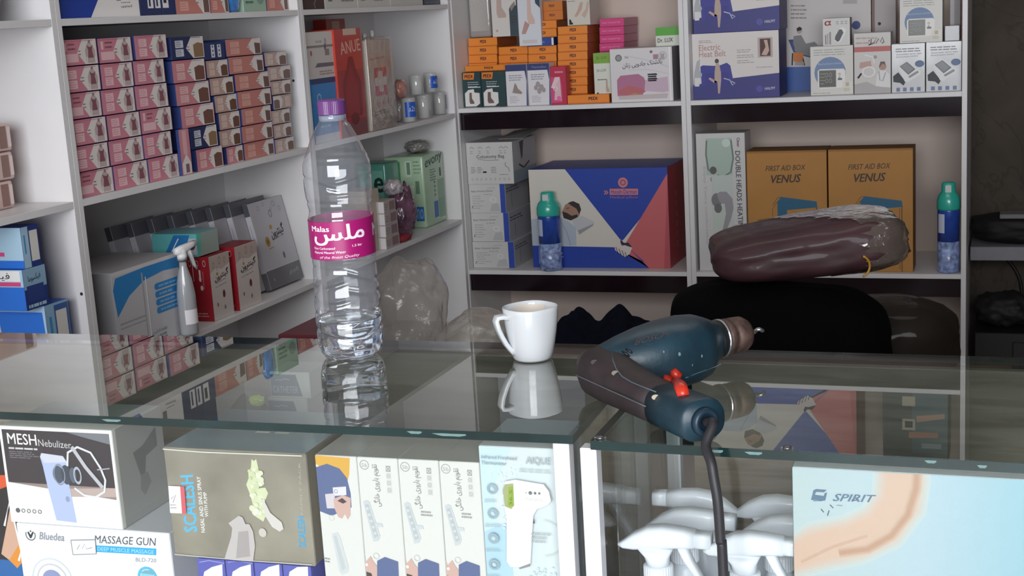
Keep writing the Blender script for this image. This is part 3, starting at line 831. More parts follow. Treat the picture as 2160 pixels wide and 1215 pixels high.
F.rect(.66, .48, .82, .62, M('#8d8583', .5)); F.circ((.15, .55), .06, M('#a85a5e', .5), .7); F.poly([(.25, .24), (.95, .24), (.95, .32), (.35, .33)], M('#6f6a76', .5)); F.lines((.4, .17), (.95, .17), (.4, .06), 2, M('#a08a88', .5), .5, 8)
c.done('white_carton', 'white carton with a small grey device picture beside the tall red pack', 'box')
c = cart_left(-2.245, 688, 728, z3, .375, .05, M('#a5352c', .45), zm=z3 + .35); c.front.rect(.3, .8, .7, .98, M('#c9a592', .5)); c.done('red_carton', 'red carton with a pale sticker standing behind the white carton in the corner unit', 'box')
# tall red pack
xf = -2.012
y0 = solveY(713, xf, z3 + .17); y1 = solveY(768, xf, z3 + .17)
c = Carton((xf, y0, z3), YL, y1 - y0, .09, .342, M('#a82c26', .35, coat=.3)); F = c.front
F.fill(M('#b3302a', .35, coat=.3)); F.rect(0, 0, 1, .62, M('#9c2530', .35, coat=.3)); F.rect(0, 0, 1, .14, M('#7c4346', .4))
F.poly([(.2, .18), (.18, .5), (.35, .62), (.45, .74), (.62, .74), (.7, .62), (.88, .5), (.86, .18)], M('#7f1420', .3)); F.poly([(.28, .19), (.26, .45), (.42, .58), (.5, .68), (.6, .6), (.74, .46), (.74, .2)], M('#921a28', .3)); F.circ((.55, .16), .06, M('#6c0f1b', .3), 1.4)
F.text('ANUE', (.20, .765), (.95, .79), (.17, .875), M('#e0a79b', .5), .02); F.rect(.32, .94, .82, 1, M('#d5b7a8', .5)); c.left.fill(M('#c4402f', .4))
c.done('tall_red_pack', 'tall red pack with a dark bottle picture beside the first aid bag', 'box')
# first aid kit in a clear bag
xf = -2.008
y0 = solveY(778, xf, z3 + .15); y1 = solveY(829, xf, z3 + .15)
r = empty('first_aid_kit', (xf - .03, (y0 + y1) / 2, z3), 'beige first aid pouch with a red cross in a clear bag on the corner shelf', 'first aid kit')
c = Carton((xf, y0, z3), YL, y1 - y0, .06, .300, M('#b3a69a', .5, bump=.15, bscale=25), bev=.006, seg=3); F = c.front
F.rect(.25, .38, .75, .69, M('#b5323c', .45)); F.rect(.41, .42, .59, .65, M('#cfc3b8', .5)); F.rect(.26, .49, .74, .58, M('#cfc3b8', .5))
F.lines((.12, .80), (.8, .82), (.12, .77), 1, M('#a0777a', .5), .6, 3); F.text('First Aid Kit', (.22, .255), (.88, .285), (.22, .315), M('#a76a5c', .5), .01); F.lines((.15, .21), (.9, .24), (.15, .16), 2, M('#9c7d74', .5), .4, 5)
p = c.mb.build('pouch', r, origin=c.loc())
t = MB(); e = .006
t.box(xf - .068, y0 - e, z3 + .0005, xf + .006, y1 + e, z3 + .308, FILM, .004)
t.tube([(xf + .004, y0 - e, z3 + .01), (xf + .006, y0 - e - .002, z3 + .08), (xf + .004, y0 - e + .001, z3 + .2), (xf + .005, y0 - e - .003, z3 + .303)], .0022, M('#d9d2cb', .2, coat=.5), 6)
p = t.build('clear_bag', r); p['label'] = 'clear glossy bag'
t = MB()
for s_, zz in ((.3, .322), (.62, .330)):
    t.tube([(xf - .03, y0 + (y1 - y0) * s_, z3 + .300), (xf - .03, y0 + (y1 - y0) * s_, z3 + zz)], .008, M('#a9a49f', .3), 10)
t.build('bag_knot', r)
# jars of cotton
JCL = thin_glass('jar_plastic', (.93, .95, .96, 1), 1.45, .03, 1.4, film=.35, filmcol=(.72, .73, .72, 1))
def jar(px, zb, lab, blue, xf=-2.05, rd=.0255, h=.088):
    yy = solveY(px, xf, zb + h / 2); o = Vector((xf, yy, zb))
    r = empty('cotton_jar', o, lab, 'jar', 'clear cotton jars on the corner shelf'); fr = Matrix.Translation(o)
    t = MB(); t.lathe([(.001, 0), (rd - .003, .0004), (rd, .004), (rd, h - .006), (rd - .004, h - .001), (.001, h)], JCL, 28, frame=fr); jb = t.build('jar_body', r)
    t = MB(); t.lathe([(.001, .003), (rd - .004, .004), (rd - .004, h * .8), (.001, h * .82)], M('#c9c8c2', .8), 20, frame=fr); t.build('filling', r)
    if blue:
        t = MB(); vs = []; n = 13
        for i in range(n):
            q = math.radians(blue[0] + (blue[1] - blue[0]) * i / (n - 1))
            for zz in (h * .22, h * .82): vs.append(o + Vector(((rd + .0006) * math.cos(q), (rd + .0006) * math.sin(q), zz)))
        t.add(vs, [(2 * i, 2 * i + 2, 2 * i + 3, 2 * i + 1) for i in range(n - 1)], M('#2557b4', .35), True)
        vs2, fs2 = text_mesh('a2z', .02, .3)
        w = math.radians(60); q0 = math.radians((blue[0] + blue[1]) / 2 - 30)
        t.add([o + Vector(((rd + .001) * math.cos(q0 + w * x), (rd + .001) * math.sin(q0 + w * x), h * .45 + h * .2 * y)) for x, y in vs2], fs2, M('#b9c6e4', .4))
        q = t.build('label', jb); q['label'] = 'blue paper label'
zr = z3 + .0885
jar(862, z3, 'clear cotton jar with a blue label, front left of the lower jar row', (-95, 25), xf=-2.03)
jar(893, z3, 'clear cotton jar in the middle of the lower jar row', None, xf=-2.035)
jar(927, z3, 'clear cotton jar at the right end of the lower jar row', (5, 60), xf=-2.045)
jar(878, zr, 'clear cotton jar left in the upper jar row', None, xf=-2.045, h=.074)
jar(908, zr, 'clear cotton jar with a blue label in the upper jar row', (-70, 40), xf=-2.04, h=.074)
blob('snack_pouch', (-2.055, solveY(847, -2.05, z3 + .13), z3 + .0815 + .036), (.02, .032, .035), M('#b07d72', .25, coat=.6, var=.4, vscale=30), 'brownish red pouch lying left of the upper jar row', 'pouch', 6, .12)
q = blob('clear_wrap', (-2.085, solveY(848, -2.07, z3 + .03), z3 + .0405), (.022, .02, .040), M('#a59a97', .3, coat=.5), 'crumpled clear wrap left of the lower jar row', 'wrap', 8, .15)

# bottom shelf of the corner unit
GRN = M('#a9c4a6', .35, coat=.4, bump=.1, bscale=18)
def diaper(xl, xr, xf, dep, h, lab, front_art=True):
    c = cart_left(xf, xl, xr, z2, h, dep, GRN, zm=z2 + h / 2, bev=.008, seg=3); F = c.front; N_ = c.left
    F.text('evony', (.1, .83), (.93, .90), (.1, .92), M('#1f4034', .4), .02); F.rect(.42, .1, .62, .33, M('#2a67ae', .4)); F.rect(.66, .08, .95, .4, M('#7fa689', .4)); F.rect(.66, .35, .95, .62, M('#8eb193', .4))
    for y in (.42, .48, .54, .6): F.circ((.5, y), .018, M('#4f7761', .5))
    F.lines((.3, .8), (.62, .8), (.3, .62), 5, M('#7b9c84', .5), .4, 4); F.rect(.78, .66, .84, .78, M('#38584b', .5))
    N_.rect(.08, .40, .42, .93, M('#4d9a62', .4)); N_.rect(.08, .62, .42, .63, M('#89bd91', .4)); N_.rect(.55, .72, .70, .94, M('#c9d9c6', .4)); N_.rect(.585, .75, .67, .92, M('#6e8f78', .4))
    N_.lines((.75, .95), (.95, .95), (.75, .75), 4, M('#7b9c84', .5), .4, 2); N_.rect(.6, .42, .74, .6, M('#c5d8c2', .4)); N_.rect(.78, .48, .88, .66, M('#6b8b74', .4)); N_.rect(.75, .1, .95, .3, M('#2a67ae', .4)); N_.text('no', (.78, .13), (.93, .13), (.78, .27), M('#7fa9d6', .4), .03)
    N_.text('e', (-.02 + .03, .80), (.1, .80), (.03, .92), M('#1f4034', .4), .03)
    return c.done('diaper_pack', lab, 'diaper pack', 'green diaper packs in the corner')
diaper(896, 938, -2.055, .16, .268, 'pale green diaper pack with dark lettering at the right end of the corner shelf')
yq = solveY(896, -2.055, z2 + .134) - .004; c = Carton((-2.15, yq - .12, z2), YL, .12, .12, .258, M('#4f8f80', .35, coat=.4), bev=.008, seg=3); c.left.rect(.1, .3, .9, .9, M('#6ea99b', .4)); c.left.text('e', (.6, .6), (.9, .6), (.6, .8), M('#123028', .4), .03)
c.done('diaper_pack', 'dark teal diaper pack set back behind the pale green one', 'diaper pack', 'green diaper packs in the corner')
blob('grey_film_bag', (-2.13, solveY(896, -2.1, z2 + .28), z2 + .269 + .024), (.045, .042, .024), M('#8d8a86', .2, coat=.7, bump=.5, bscale=25), 'crumpled grey film bag lying on top of the pale green diaper pack', 'bag', 11, .3, 2.5, 2.0)
CARD = M('#b5a89a', .55)
xa, xb = solveY(790, -2.04, z2 + .06), solveY(806, -2.04, z2 + .06)
c = Carton((-2.04, xa - .04, z2), YL, xb - xa + .035, .1, .100, M('#a79d93', .5)); c.done('beige_carton', 'beige carton at the bottom behind the bottle label', 'box', 'beige cartons by the bottle')
c = Carton((-2.04, xa - .04, z2 + .1002), YL, xb - xa + .035, .1, .11, CARD); c.done('beige_carton', 'beige carton on top of the other one behind the bottle label', 'box', 'beige cartons by the bottle')
for i in range(4):
    xs_ = [(815, 843), (814, 840), (812, 838), (810, 834)][i]
    c = cart_left(-2.012, xs_[0], xs_[1], z2 + .0412 * i, .0408, .07, M('#b3a7a5', .45), zm=z2 + .0412 * i + .02)
    F = c.front; F.rect(.45, .15, .92, .9, M('#8b6f70', .5)); F.lines((.06, .8), (.4, .8), (.06, .2), 3, M('#8d7f80', .5), .4, i); c.left.rect(.7, 0.05, .98, .95, M('#d5d2d4', .2, coat=.6))
    c.done('small_carton', f'small pale carton by the purple bag, {["lowest", "second from the bottom", "third from the bottom", "topmost"][i]} of its stack', 'box', 'short stack of small pale cartons')
py_ = solveY(862, -2.05, z2 + .06)
blob('purple_bag', (-2.075, py_, z2 + .092), (.045, .050, .0915), M('#6c4a5e', .25, coat=.7, bump=.5, bscale=22, var=.5, vscale=25), 'crumpled purple plastic bag between the small cartons and the diaper pack', 'bag', 14, .3, 2.5)
blob('clear_bag', (-2.05, solveY(830, -2.05, z2 + .18), z2 + .1655 + .027), (.03, .035, .026), M('#a49ca0', .2, coat=.7, bump=.5, bscale=25, var=.4, vscale=30), 'crumpled clear bag lying on the stack of small pale cartons', 'bag', 19, .3, 2.5)
blob('red_cloth', (-2.03, solveY(853, -2.025, z2), z2 + .012), (.022, .05, .012), M('#8e2433', .7), 'folded dark red cloth on the shelf under the purple bag', 'cloth', 15, .2, 3)

# ================================================================== BACK UNIT, UPPER LEFT BAY
zb2 = ZBK[2] + .0003; zb1 = ZBK[1] + .0003
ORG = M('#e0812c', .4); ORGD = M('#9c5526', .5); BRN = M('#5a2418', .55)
def zx(x): return 950 + x / 4.235
def zy(y): return y / 4.235
def orange(x0, x1, z, h, yf, lab, depth=.2, logo=.5):
    a = max(solveX(zx(x0), yf, z + h / 2), -1.9965); b = solveX(zx(x1), yf, z + h / 2)
    c = Carton((a, yf, z), YB, b - a, depth, h, ORG); F = c.front
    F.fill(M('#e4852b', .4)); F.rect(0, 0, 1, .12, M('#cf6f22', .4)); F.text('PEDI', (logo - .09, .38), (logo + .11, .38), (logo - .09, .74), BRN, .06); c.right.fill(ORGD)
    return c.done('orange_box', lab, 'box', 'orange foot care boxes')
HR = .0305
def zrow(y, yf, x=1000): return onY(x, y, yf).z
# column d: the tall stack
base = zb2
yfd = 5.02
tops = [228, 300, 378, 455, 540, 615, 690, 765, 840, 905]
nd = 9
zt = onY(zx(1090), zy(232), yfd).z; hd_ = (zt - base) / nd
for i in range(nd):
    x0 = 960
    orange(x0, 1224, base + hd_ * i, hd_ - .0006, yfd + (.0 if i % 2 else .004), f'orange foot care box, {["bottom", "second", "third", "fourth", "fifth", "sixth", "seventh", "eighth", "top"][i]} layer of the tallest orange stack', depth=.24)
orange(1047, 1420, zb2, .032, 4.945, 'orange foot care box lying alone in front of the tallest orange stack', depth=.06, logo=.6)
# column c (behind the white foot boxes) + b + a
def stack(x0, x1, ytop, n, yf, nm, blue=None, depth=.22):
    zt = onY(zx((x0 + x1) / 2), zy(ytop), yf).z; h = (zt - zb2) / n
    for i in range(n):
        w = ['bottom', 'second', 'third', 'fourth', 'fifth', 'sixth', 'seventh', 'eighth', 'ninth', 'tenth', 'eleventh'][i]
        if blue == i:
            a = solveX(zx(x0 - 12), yf - .012, zb2 + h * i + h / 2); b = solveX(zx(x1 - 25), yf - .012, zb2 + h * i + h / 2)
            c = Carton((a, yf - .012, zb2 + h * i), YB, b - a, depth, h - .0006, M('#23397d', .45)); c.front.fill(M('#23408c', .4)); c.front.text('ThermaSkin', (.3, .35), (.66, .35), (.3, .65), M('#8797c4', .5)); c.front.rect(.92, .05, 1, .95, OFFW)
            c.done('blue_box', f'flat blue box among the orange boxes of the {nm}', 'box')
        else:
            orange(x0, x1, zb2 + h * i, h - .0006, yf + .004 * (i % 2), f'orange foot care box, {w} layer of the {nm}', depth)
    return zt
zA = stack(162, 417, 337, 8, 5.03, 'left orange stack')
zB = stack(432, 690, 415, 7, 5.045, 'second orange stack')
zC = stack(695, 948, 185, 10, 5.03, 'third orange stack', blue=7)
a = solveX(zx(818), 5.06, zC + .03); b = solveX(zx(1003), 5.06, zC + .03)
for i, w in enumerate(['lower', 'upper']):
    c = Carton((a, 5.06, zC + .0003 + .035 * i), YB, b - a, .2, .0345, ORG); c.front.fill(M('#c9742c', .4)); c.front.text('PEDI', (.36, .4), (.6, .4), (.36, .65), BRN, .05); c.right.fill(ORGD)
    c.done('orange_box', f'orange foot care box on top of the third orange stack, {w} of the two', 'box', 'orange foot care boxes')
orange(110, 508, zb2 + .1335, .0215, 4.99, 'wide orange foot care box across the two dark green foot boxes', depth=.03, logo=.55)
# front row
FOOT = M('#b5aca6', .5); FOOTD = M('#6a5a55', .5); TEALD = M('#16383c', .45)
def footpic(F, x, y, s, m=FOOTD):
    F.poly([(x - .08 * s, y + .32 * s), (x + .12 * s, y + .32 * s), (x + .12 * s, y + .05 * s), (x + .3 * s, y - .12 * s), (x + .3 * s, y - .2 * s), (x - .06 * s, y - .2 * s), (x - .12 * s, y - .08 * s)], m)
for i, (x0, x1, lab) in enumerate([(113, 278, 'dark green foot mask box with an orange tab, the left one'), (279, 499, 'dark green foot mask box with an orange tab, the right one')]):
    yf = 4.955
    a = solveX(zx(x0), yf, zb2 + .06); b = solveX(zx(x1), yf, zb2 + .06)
    c = Carton((a, yf, zb2), YB, b - a - .001, .05, .1325, TEALD); F = c.front
    k_ = 1.0 if i == 0 else .75
    F.poly([(.05 * k_, .80), (.07 * k_, .98), (.68 * k_, .98), (.62 * k_, .79)], ORG); F.text('PEDI', (.14 * k_, .835), (.56 * k_, .835), (.14 * k_, .93), BRN, .06)
    F.lines((.28 * k_, .74), (.9 * k_, .74), (.28 * k_, .56), 3, M('#a9b4b2', .5), .35, i, .2)
    F.rect(.3 * k_, .56, .97 * k_, .58, WHT)
    F.poly([(.1 * k_, .02), (.1 * k_, .40), (.3 * k_, .50), (.6 * k_, .52), (.62 * k_, .42), (.9 * k_, .40), (.9 * k_, .1), (.7 * k_, .02)], M('#dcd8d5', .5)); footpic(F, .4 * k_, .22, .62); 
    c.done('foot_mask_box', lab, 'box', 'dark green foot mask boxes')
for i, (x0, x1, yt, lab) in enumerate([(500, 692, 580, 'white and navy foot cream box, the left one of the pair'), (696, 896, 570, 'white and navy foot cream box, the right one of the pair')]):
    yf = 4.945
    a = solveX(zx(x0), yf, zb2 + .06); b = solveX(zx(x1), yf, zb2 + .06); h = onY(zx(x0), zy(yt), yf).z - zb2
    c = Carton((a, yf, zb2), YB, b - a - .001, .06, h, M('#d9d6da', .45)); F = c.front
    F.rect(0, .84, 1, 1, M('#2a3568', .45)); F.poly([(.92, 0), (1, .0), (1, .85), (.9, .84), (.97, .6)], M('#333f74', .45))
    F.lines((.15, .76), (.8, .76), (.15, .6), 3, M('#8f8b9c', .5), .4, i, .2)
    if i == 0: F.poly([(.28, .32), (.42, .56), (.50, .5), (.55, .42), (.75, .32), (.7, .28)], M('#94857f', .5))
    else:
        for (x, y, r_) in ((.45, .5, .07), (.35, .42, .06), (.6, .42, .08), (.5, .34, .07), (.7, .36, .06)): F.circ((x, y), r_, M('#a0979a', .5), .8)
    F.lines((.15, .24), (.6, .24), (.15, .06), 4, M('#a9a5ae', .5), .35, i + 5)
    if i == 1: F.text('ThermaSkin', (.2, .89), (.85, .89), (.2, .94), M('#8a93bd', .5))
    c.done('foot_cream_box', lab, 'box', 'white and navy foot cream boxes')
yf = 4.945; a = solveX(zx(897), yf, zb2 + .06); b = solveX(zx(1036), yf, zb2 + .06)
c = Carton((a, yf, zb2), YB, b - a, .05, .141, M('#b8284a', .4)); F = c.front
F.poly([(.02, .05), (.02, .72), (.6, .72), (.72, .5), (.72, .05)], M('#cf4a7d', .4)); F.poly([(.02, .45), (.3, .72), (.62, .72), (.3, .4)], M('#e3c5cb', .4)); F.poly([(.2, .12), (.3, .5), (.62, .7), (.66, .1)], M('#d9b5bd', .4)); F.ring((.3, .42), .06, .25, M('#e9dfe2', .4)); F.circ((.5, .16), .06, M('#e06aa2', .4)); F.lines((.3, .9), (.85, .9), (.3, .8), 1, M('#d98797', .5), .5)
c.done('pink_foot_box', 'narrow crimson and pink box in front of the tallest orange stack', 'box')
# upper things
def onstack(x0, x1, yb, yt, yf, depth, m):
    z0_ = onY(zx((x0 + x1) / 2), zy(yb), yf).z
    return z0_
def placed(x0, x1, z0_, yt, yf, depth, m, **k):
    a = max(solveX(zx(x0), yf, z0_ + .05), -1.997); b = solveX(zx(x1), yf, z0_ + .05); h = onY(zx((x0 + x1) / 2), zy(yt), yf).z - z0_
    return Carton((a, yf, z0_), YB, b - a, depth, h, m, **k)
c = placed(112, 358, zA + .0004, -150, 5.06, .12, M('#9b9794', .25, coat=.5, bump=.3, bscale=14), bev=.01, seg=3); c.front.rect(.1, .12, .9, .95, M('#a6a19d', .3, coat=.4)); c.done('film_pack', 'grey film wrapped pack standing on the left orange stack', 'pack')
c = placed(372, 606, zA + .0004, -120, 5.03, .04, M('#cfcac6', .45)); F = c.front
F.poly([(.68, 0), (.68, .55), (.95, .62), (.95, 1), (1, 1), (1, 0)], M('#33424b', .45)); footpic(F, .3, .55, .85, M('#b79f95', .55)); F.circ((.18, .12), .025, M('#b49a90', .5))
for y in (.26, .32, .38, .55): F.rect(.70, y, .95, y + .03, DARKT)
F.poly([(.72, .6), (.9, .7), (.92, .62), (.76, .5)], M('#8b7d77', .5))
zf = c
c.done('white_foot_box', 'tall white foot mask box on the left orange stack beside the grey film pack', 'box')
c = placed(612, 812, zB + .0004, -130, 5.012, .03, M('#d2d4dc', .45)); F = c.front
F.poly([(.72, 1), (1, 1), (1, .62), (.8, .70)], M('#2a3f52', .45)); footpic(F, .5, .52, .8, M('#d0b2a6', .55)); F.poly([(.12, .2), (.3, .42), (.5, .35), (.3, .2)], M('#b58e86', .5)); F.rect(.15, .04, .8, .1, M('#c7c2c0', .5))
c.done('pale_foot_box', 'pale blue white foot box between the left and third orange stacks', 'box')
ztd = base + hd_ * nd
c = placed(1042, 1245, ztd + .0004, -60, 5.03, .12, M('#cfc8be', .45)); F = c.front
F.lines((.06, .9), (.4, .9), (.06, .72), 2, DARKT, .15, 2); F.poly([(.32, .3), (.45, .45), (.6, .72), (.72, .72), (.66, .5), (.52, .35), (.4, .26)], M('#bfa294', .55)); F.poly([(.62, .32), (.82, .5), (.9, .75), (.98, .7), (.92, .42), (.78, .22)], M('#c4aa9c', .55)); F.poly([(.08, .04), (.08, .2), (.15, .2), (.2, .1), (.24, .1), (.24, .04)], INK); F.rect(0, 0, 1, .02, M('#7fa05a', .5))
c.done('cracked_heel_box', 'cream foot box with two heels pictured, standing on the tallest orange stack', 'box')
# pink stack
MAG = M('#c22f6e', .4)
zp = onY(zx(1440), zy(165), 5.12).z
n = 10; hp = (zp - zb2) / n
for i in range(n):
    a = solveX(zx(1332), 5.12, zb2 + hp * (i + .5)); b = solveX(zx(1550), 5.12, zb2 + hp * (i + .5))
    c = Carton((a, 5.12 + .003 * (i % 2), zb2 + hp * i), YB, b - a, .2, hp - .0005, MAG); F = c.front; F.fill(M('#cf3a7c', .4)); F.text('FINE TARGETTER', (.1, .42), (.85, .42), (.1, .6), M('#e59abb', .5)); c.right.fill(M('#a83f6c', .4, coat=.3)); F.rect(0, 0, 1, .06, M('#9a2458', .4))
    c.done('pink_box', f'magenta box, layer {["one at the bottom", "two", "three", "four", "five", "six", "seven", "eight", "nine just under the top", "ten at the top"][i]} of the magenta stack', 'box', 'magenta boxes stacked beside the orange ones')
# green and white foot boxes
def lux(x0, x1, yt, z0_, yf, lab, big):
    c = placed(x0, x1, z0_, yt, yf, .06, M('#d3d6cc', .45)); F = c.front
    if big: F.rect(0, .56, 1, 1, M('#57a53c', .45)); F.text('Dr. LUX', (.08, .2), (.72, .22), (.08, .42), M('#1e2a1c', .5), .02); F.ring((.4, .2), .5, .06, GREYT, 1.1, a0=.6, a1=.95)
    else:
        F.rect(0, .79, 1, 1, M('#7aa63c', .45)); F.text('Dr. LUX', (.2, .87), (.8, .88), (.2, .93), M('#39591c', .5)); F.text('Dr.LUX', (.2, .62), (.75, .63), (.2, .67), DARKT); F.lines((.2, .48), (.8, .48), (.2, .44), 1, DARKT, .4); footpic(F, .75, .3, .5, M('#b9a294', .5)); F.poly([(.12, .05), (.14, .2), (.24, .2), (.3, .1), (.38, .08), (.38, .05)], INK); F.rect(0, 0, 1, .025, M('#7aa63c', .5))
    return c.done('green_topped_box', lab, 'box', 'green topped foot boxes')
lux(1288, 1436, 473, zb2, 4.985, 'white foot box with a green top beside the cushion box', False)
# cushion box
yf = 4.94; a = solveX(zx(1432), yf, zb2 + .1); b = solveX(zx(1985), yf, zb2 + .1)
h = onY(zx(1700), zy(428), yf).z - zb2
c = Carton((a, yf, zb2), YB, b - a, .17, h, M('#cbc8ca', .45)); F = c.front
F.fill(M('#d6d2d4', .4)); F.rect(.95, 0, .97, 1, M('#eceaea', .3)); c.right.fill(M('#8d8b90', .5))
F.poly([(.1, .12), (.1, .42), (.16, .50), (.45, .52), (.54, .45), (.58, .3), (.5, .1), (.25, .08)], M('#b0708f', .55)); F.poly([(.1, .2), (.28, .32), (.56, .22), (.56, .18), (.3, .1), (.12, .16)], M('#b8666e', .55)); F.poly([(.18, .09), (.38, .17), (.54, .12), (.54, .07)], M('#b9866a', .55))
F.poly([(.54, .2), (.56, .40), (.92, .45), (.93, .18), (.85, .16)], M('#c6adc0', .5)); F.poly([(.12, .05), (.9, .05), (.92, .14), (.12, .12)], M('#bfb4b6', .5))
F.text(fa('بالشتک جادویی زنان'), (.20, .645), (.84, .70), (.20, .73), M('#3b3550', .5), .012)
for i, y in enumerate((.50, .46, .42, .385)): F.poly([(.60 + .01 * (i % 2), y - .012), (.60, y + .015), (.74, y + .02), (.76 - .02 * (i % 2), y - .012)], INK)
F.circ((.14, .83), .065, M('#8e9490', .5), 1); F.ring((.14, .83), .065, .3, M('#6a6d66', .5)); F.text('Sib', (.24, .82), (.3, .82), (.24, .86), DARKT); F.ring((.85, .84), .075, .1, GREYT); F.rect(.70, .78, .78, .87, M('#a8808a', .5)); F.circ((.67, .92), .028, M('#93606a', .5)); F.rect(.815, .78, .88, .88, M('#a9a2a4', .5))
F.stroke([(.3, .86), (.5, .80), (.8, .70), (.95, .62)], .006, M('#a9abc0', .5)); F.stroke([(.3, .60), (.6, .60), (.95, .5)], .006, M('#b5b5c4', .5))
cu_top = zb2 + h
c.done('cushion_box', 'wide white cushion box with folded pink towels pictured and black script', 'box')
lux(1832, 2045, 242, cu_top + .0004, 5.0, 'white foot box with a green top standing on the wide cushion box', True)
# ================================================================== BACK UNIT, UPPER RIGHT BAY
VIO = M('#34347c', .45); CREAM = M('#d9d2d0', .45)
def heat(yl, yr, yt, z0_, h, lab, yf=4.95):
    a = onY(1463, yl, yf); b = onY(1645, yr, yf)
    c = Carton((a.x, yf, z0_), YB, b.x - a.x, .17, h, VIO); F = c.front
    F.poly([(0, .22), (0, 1), (1, 1), (1, .36), (.50, .31), (.30, .28)], CREAM)
    F.poly([(.09, .50), (.12, .52), (.30, .50), (.40, .545), (.44, .50), (.47, .28), (.30, .22), (.10, .2)], M('#3c3c92', .5))
    F.rect(.14, .2, .42, .4, M('#353588', .5))
    F.poly([(.25, .24), (.255, .40), (.27, .53), (.31, .54), (.33, .40), (.33, .28), (.31, .08), (.29, .08), (.285, .26), (.2, .33), (.18, .31), (.24, .25)], M('#b9a399', .55)); F.circ((.285, .575), .036, M('#4e3b38', .5), .9)
    F.poly([(.0, .22), (.02, .42), (.05, .58), (.09, .62), (.08, .45), (.11, .38), (.06, .22)], M('#a9adb0', .5)); F.poly([(.02, .2), (.07, .2), (.09, .33), (.02, .33)], M('#d6d4d4', .5))
    F.stroke([(.36, .31), (.43, .28), (.46, .20), (.49, .23), (.45, .26)], .015, M('#b9b9cf', .5))
    F.circ((.77, .13), .05, M('#4c4aa0', .45)); F.text('HALMY', (.83, .11), (.95, .115), (.83, .15), M('#c3c3dc', .4), .02)
    F.text('Electric', (.08, .74), (.33, .745), (.08, .83), M('#b58d86', .5), .012); F.text('Heat Belt', (.08, .64), (.39, .648), (.08, .73), M('#b58d86', .5), .012)
    F.lines((.08, .90), (.25, .90), (.08, .85), 2, M('#a38c88', .5), .4, 2)
    F.rect(.76, .60, .93, .90, M('#b9a7a3', .45)); F.rect(.785, .62, .905, .88, M('#4a2c2a', .5)); F.poly([(.80, .64), (.85, .76), (.83, .86), (.87, .86), (.89, .7), (.86, .63)], M('#c5a79a', .5))
    for y in (.74, .66, .58): F.lines((.52, y), (.72, y), (.52, y - .06), 2, M('#a79d9e', .5), .4, int(y * 99))
    F.lines((.74, .47), (.94, .47), (.74, .44), 1, M('#b7abaa', .5), .5, 3)
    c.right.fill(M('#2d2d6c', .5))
    return c.done('heat_belt_box', lab, 'box', 'heat belt boxes'), h
h1 = onY(1463, 72, 4.95).z - zb2
heat(201, 200, 72, zb2, h1, 'violet and cream heat belt box, the lower one with its whole front in view')
heat(67, 63, 0, zb2 + h1 + .0005, h1, 'violet and cream heat belt box, the upper one cut by the picture top', yf=4.954)
def bk(x0, x1, z0_, yt, yf, dep, m, **k):
    a = solveX(x0, yf, z0_ + .05); b = solveX(x1, yf, z0_ + .05); h = onY((x0 + x1) / 2, yt, yf).z - z0_
    return Carton((a, yf, z0_), YB, b - a, dep, h, m, **k)
# the two large thin cartons standing behind
yf = 5.20
c = bk(1628, 1838, zb2, -70, yf, .10, M('#b7b0af', .5)); F = c.front
F.fill(M('#c6c0bf', .45)); F.poly([(1600, 143), (1850, 138), (1850, 215), (1600, 215)], M('#1c4f9c', .4))
F.lines((1668, 8), (1702, 8), (1668, 42), 4, M('#8f8888', .5), .4, 3); F.rect(1778, -20, 1808, 8, M('#aaa6a6', .5))
CHB = M('#2f3f7c', .5)
F.poly([(1663, 84), (1673, 83), (1678, 108), (1722, 118), (1712, 122), (1675, 114)], CHB); F.stroke([(1672, 112), (1671, 138)], 3, INK); F.stroke([(1692, 116), (1697, 138)], 3, INK); F.stroke([(1716, 118), (1722, 136)], 3, INK)
F.poly([(1674, 76), (1690, 74), (1700, 92), (1718, 88), (1726, 96), (1716, 120), (1704, 118), (1680, 110), (1673, 92)], M('#7f7f80', .55)); F.circ((1686, 65), 6, M('#b09a92', .55)); F.poly([(1680, 60), (1687, 56), (1692, 60), (1690, 64), (1682, 66)], INK)
F.poly([(1674, 110), (1696, 112), (1692, 132), (1674, 130)], M('#c9732c', .5)); F.rect(1676, 131, 1696, 138, M('#9a9a9a', .5))
F.circ((1806, 53), 9, M('#2f3f7c', .5)); 
c.done('large_carton', 'large thin carton with a seated figure pictured, standing behind the monitor boxes', 'box')
c = bk(1840, 1890, zb2, -60, 5.21, .08, M('#a9a3a4', .5)); c.front.rect(0, .3, .12, 1, M('#7a5a58', .5)); c.front.circ((1855, 50), 3.5, INK); c.front.lines((.4, .95), (.8, .95), (.4, .8), 3, GREYT, .3); c.done('large_carton', 'greyish carton standing behind the stethoscope box', 'box')
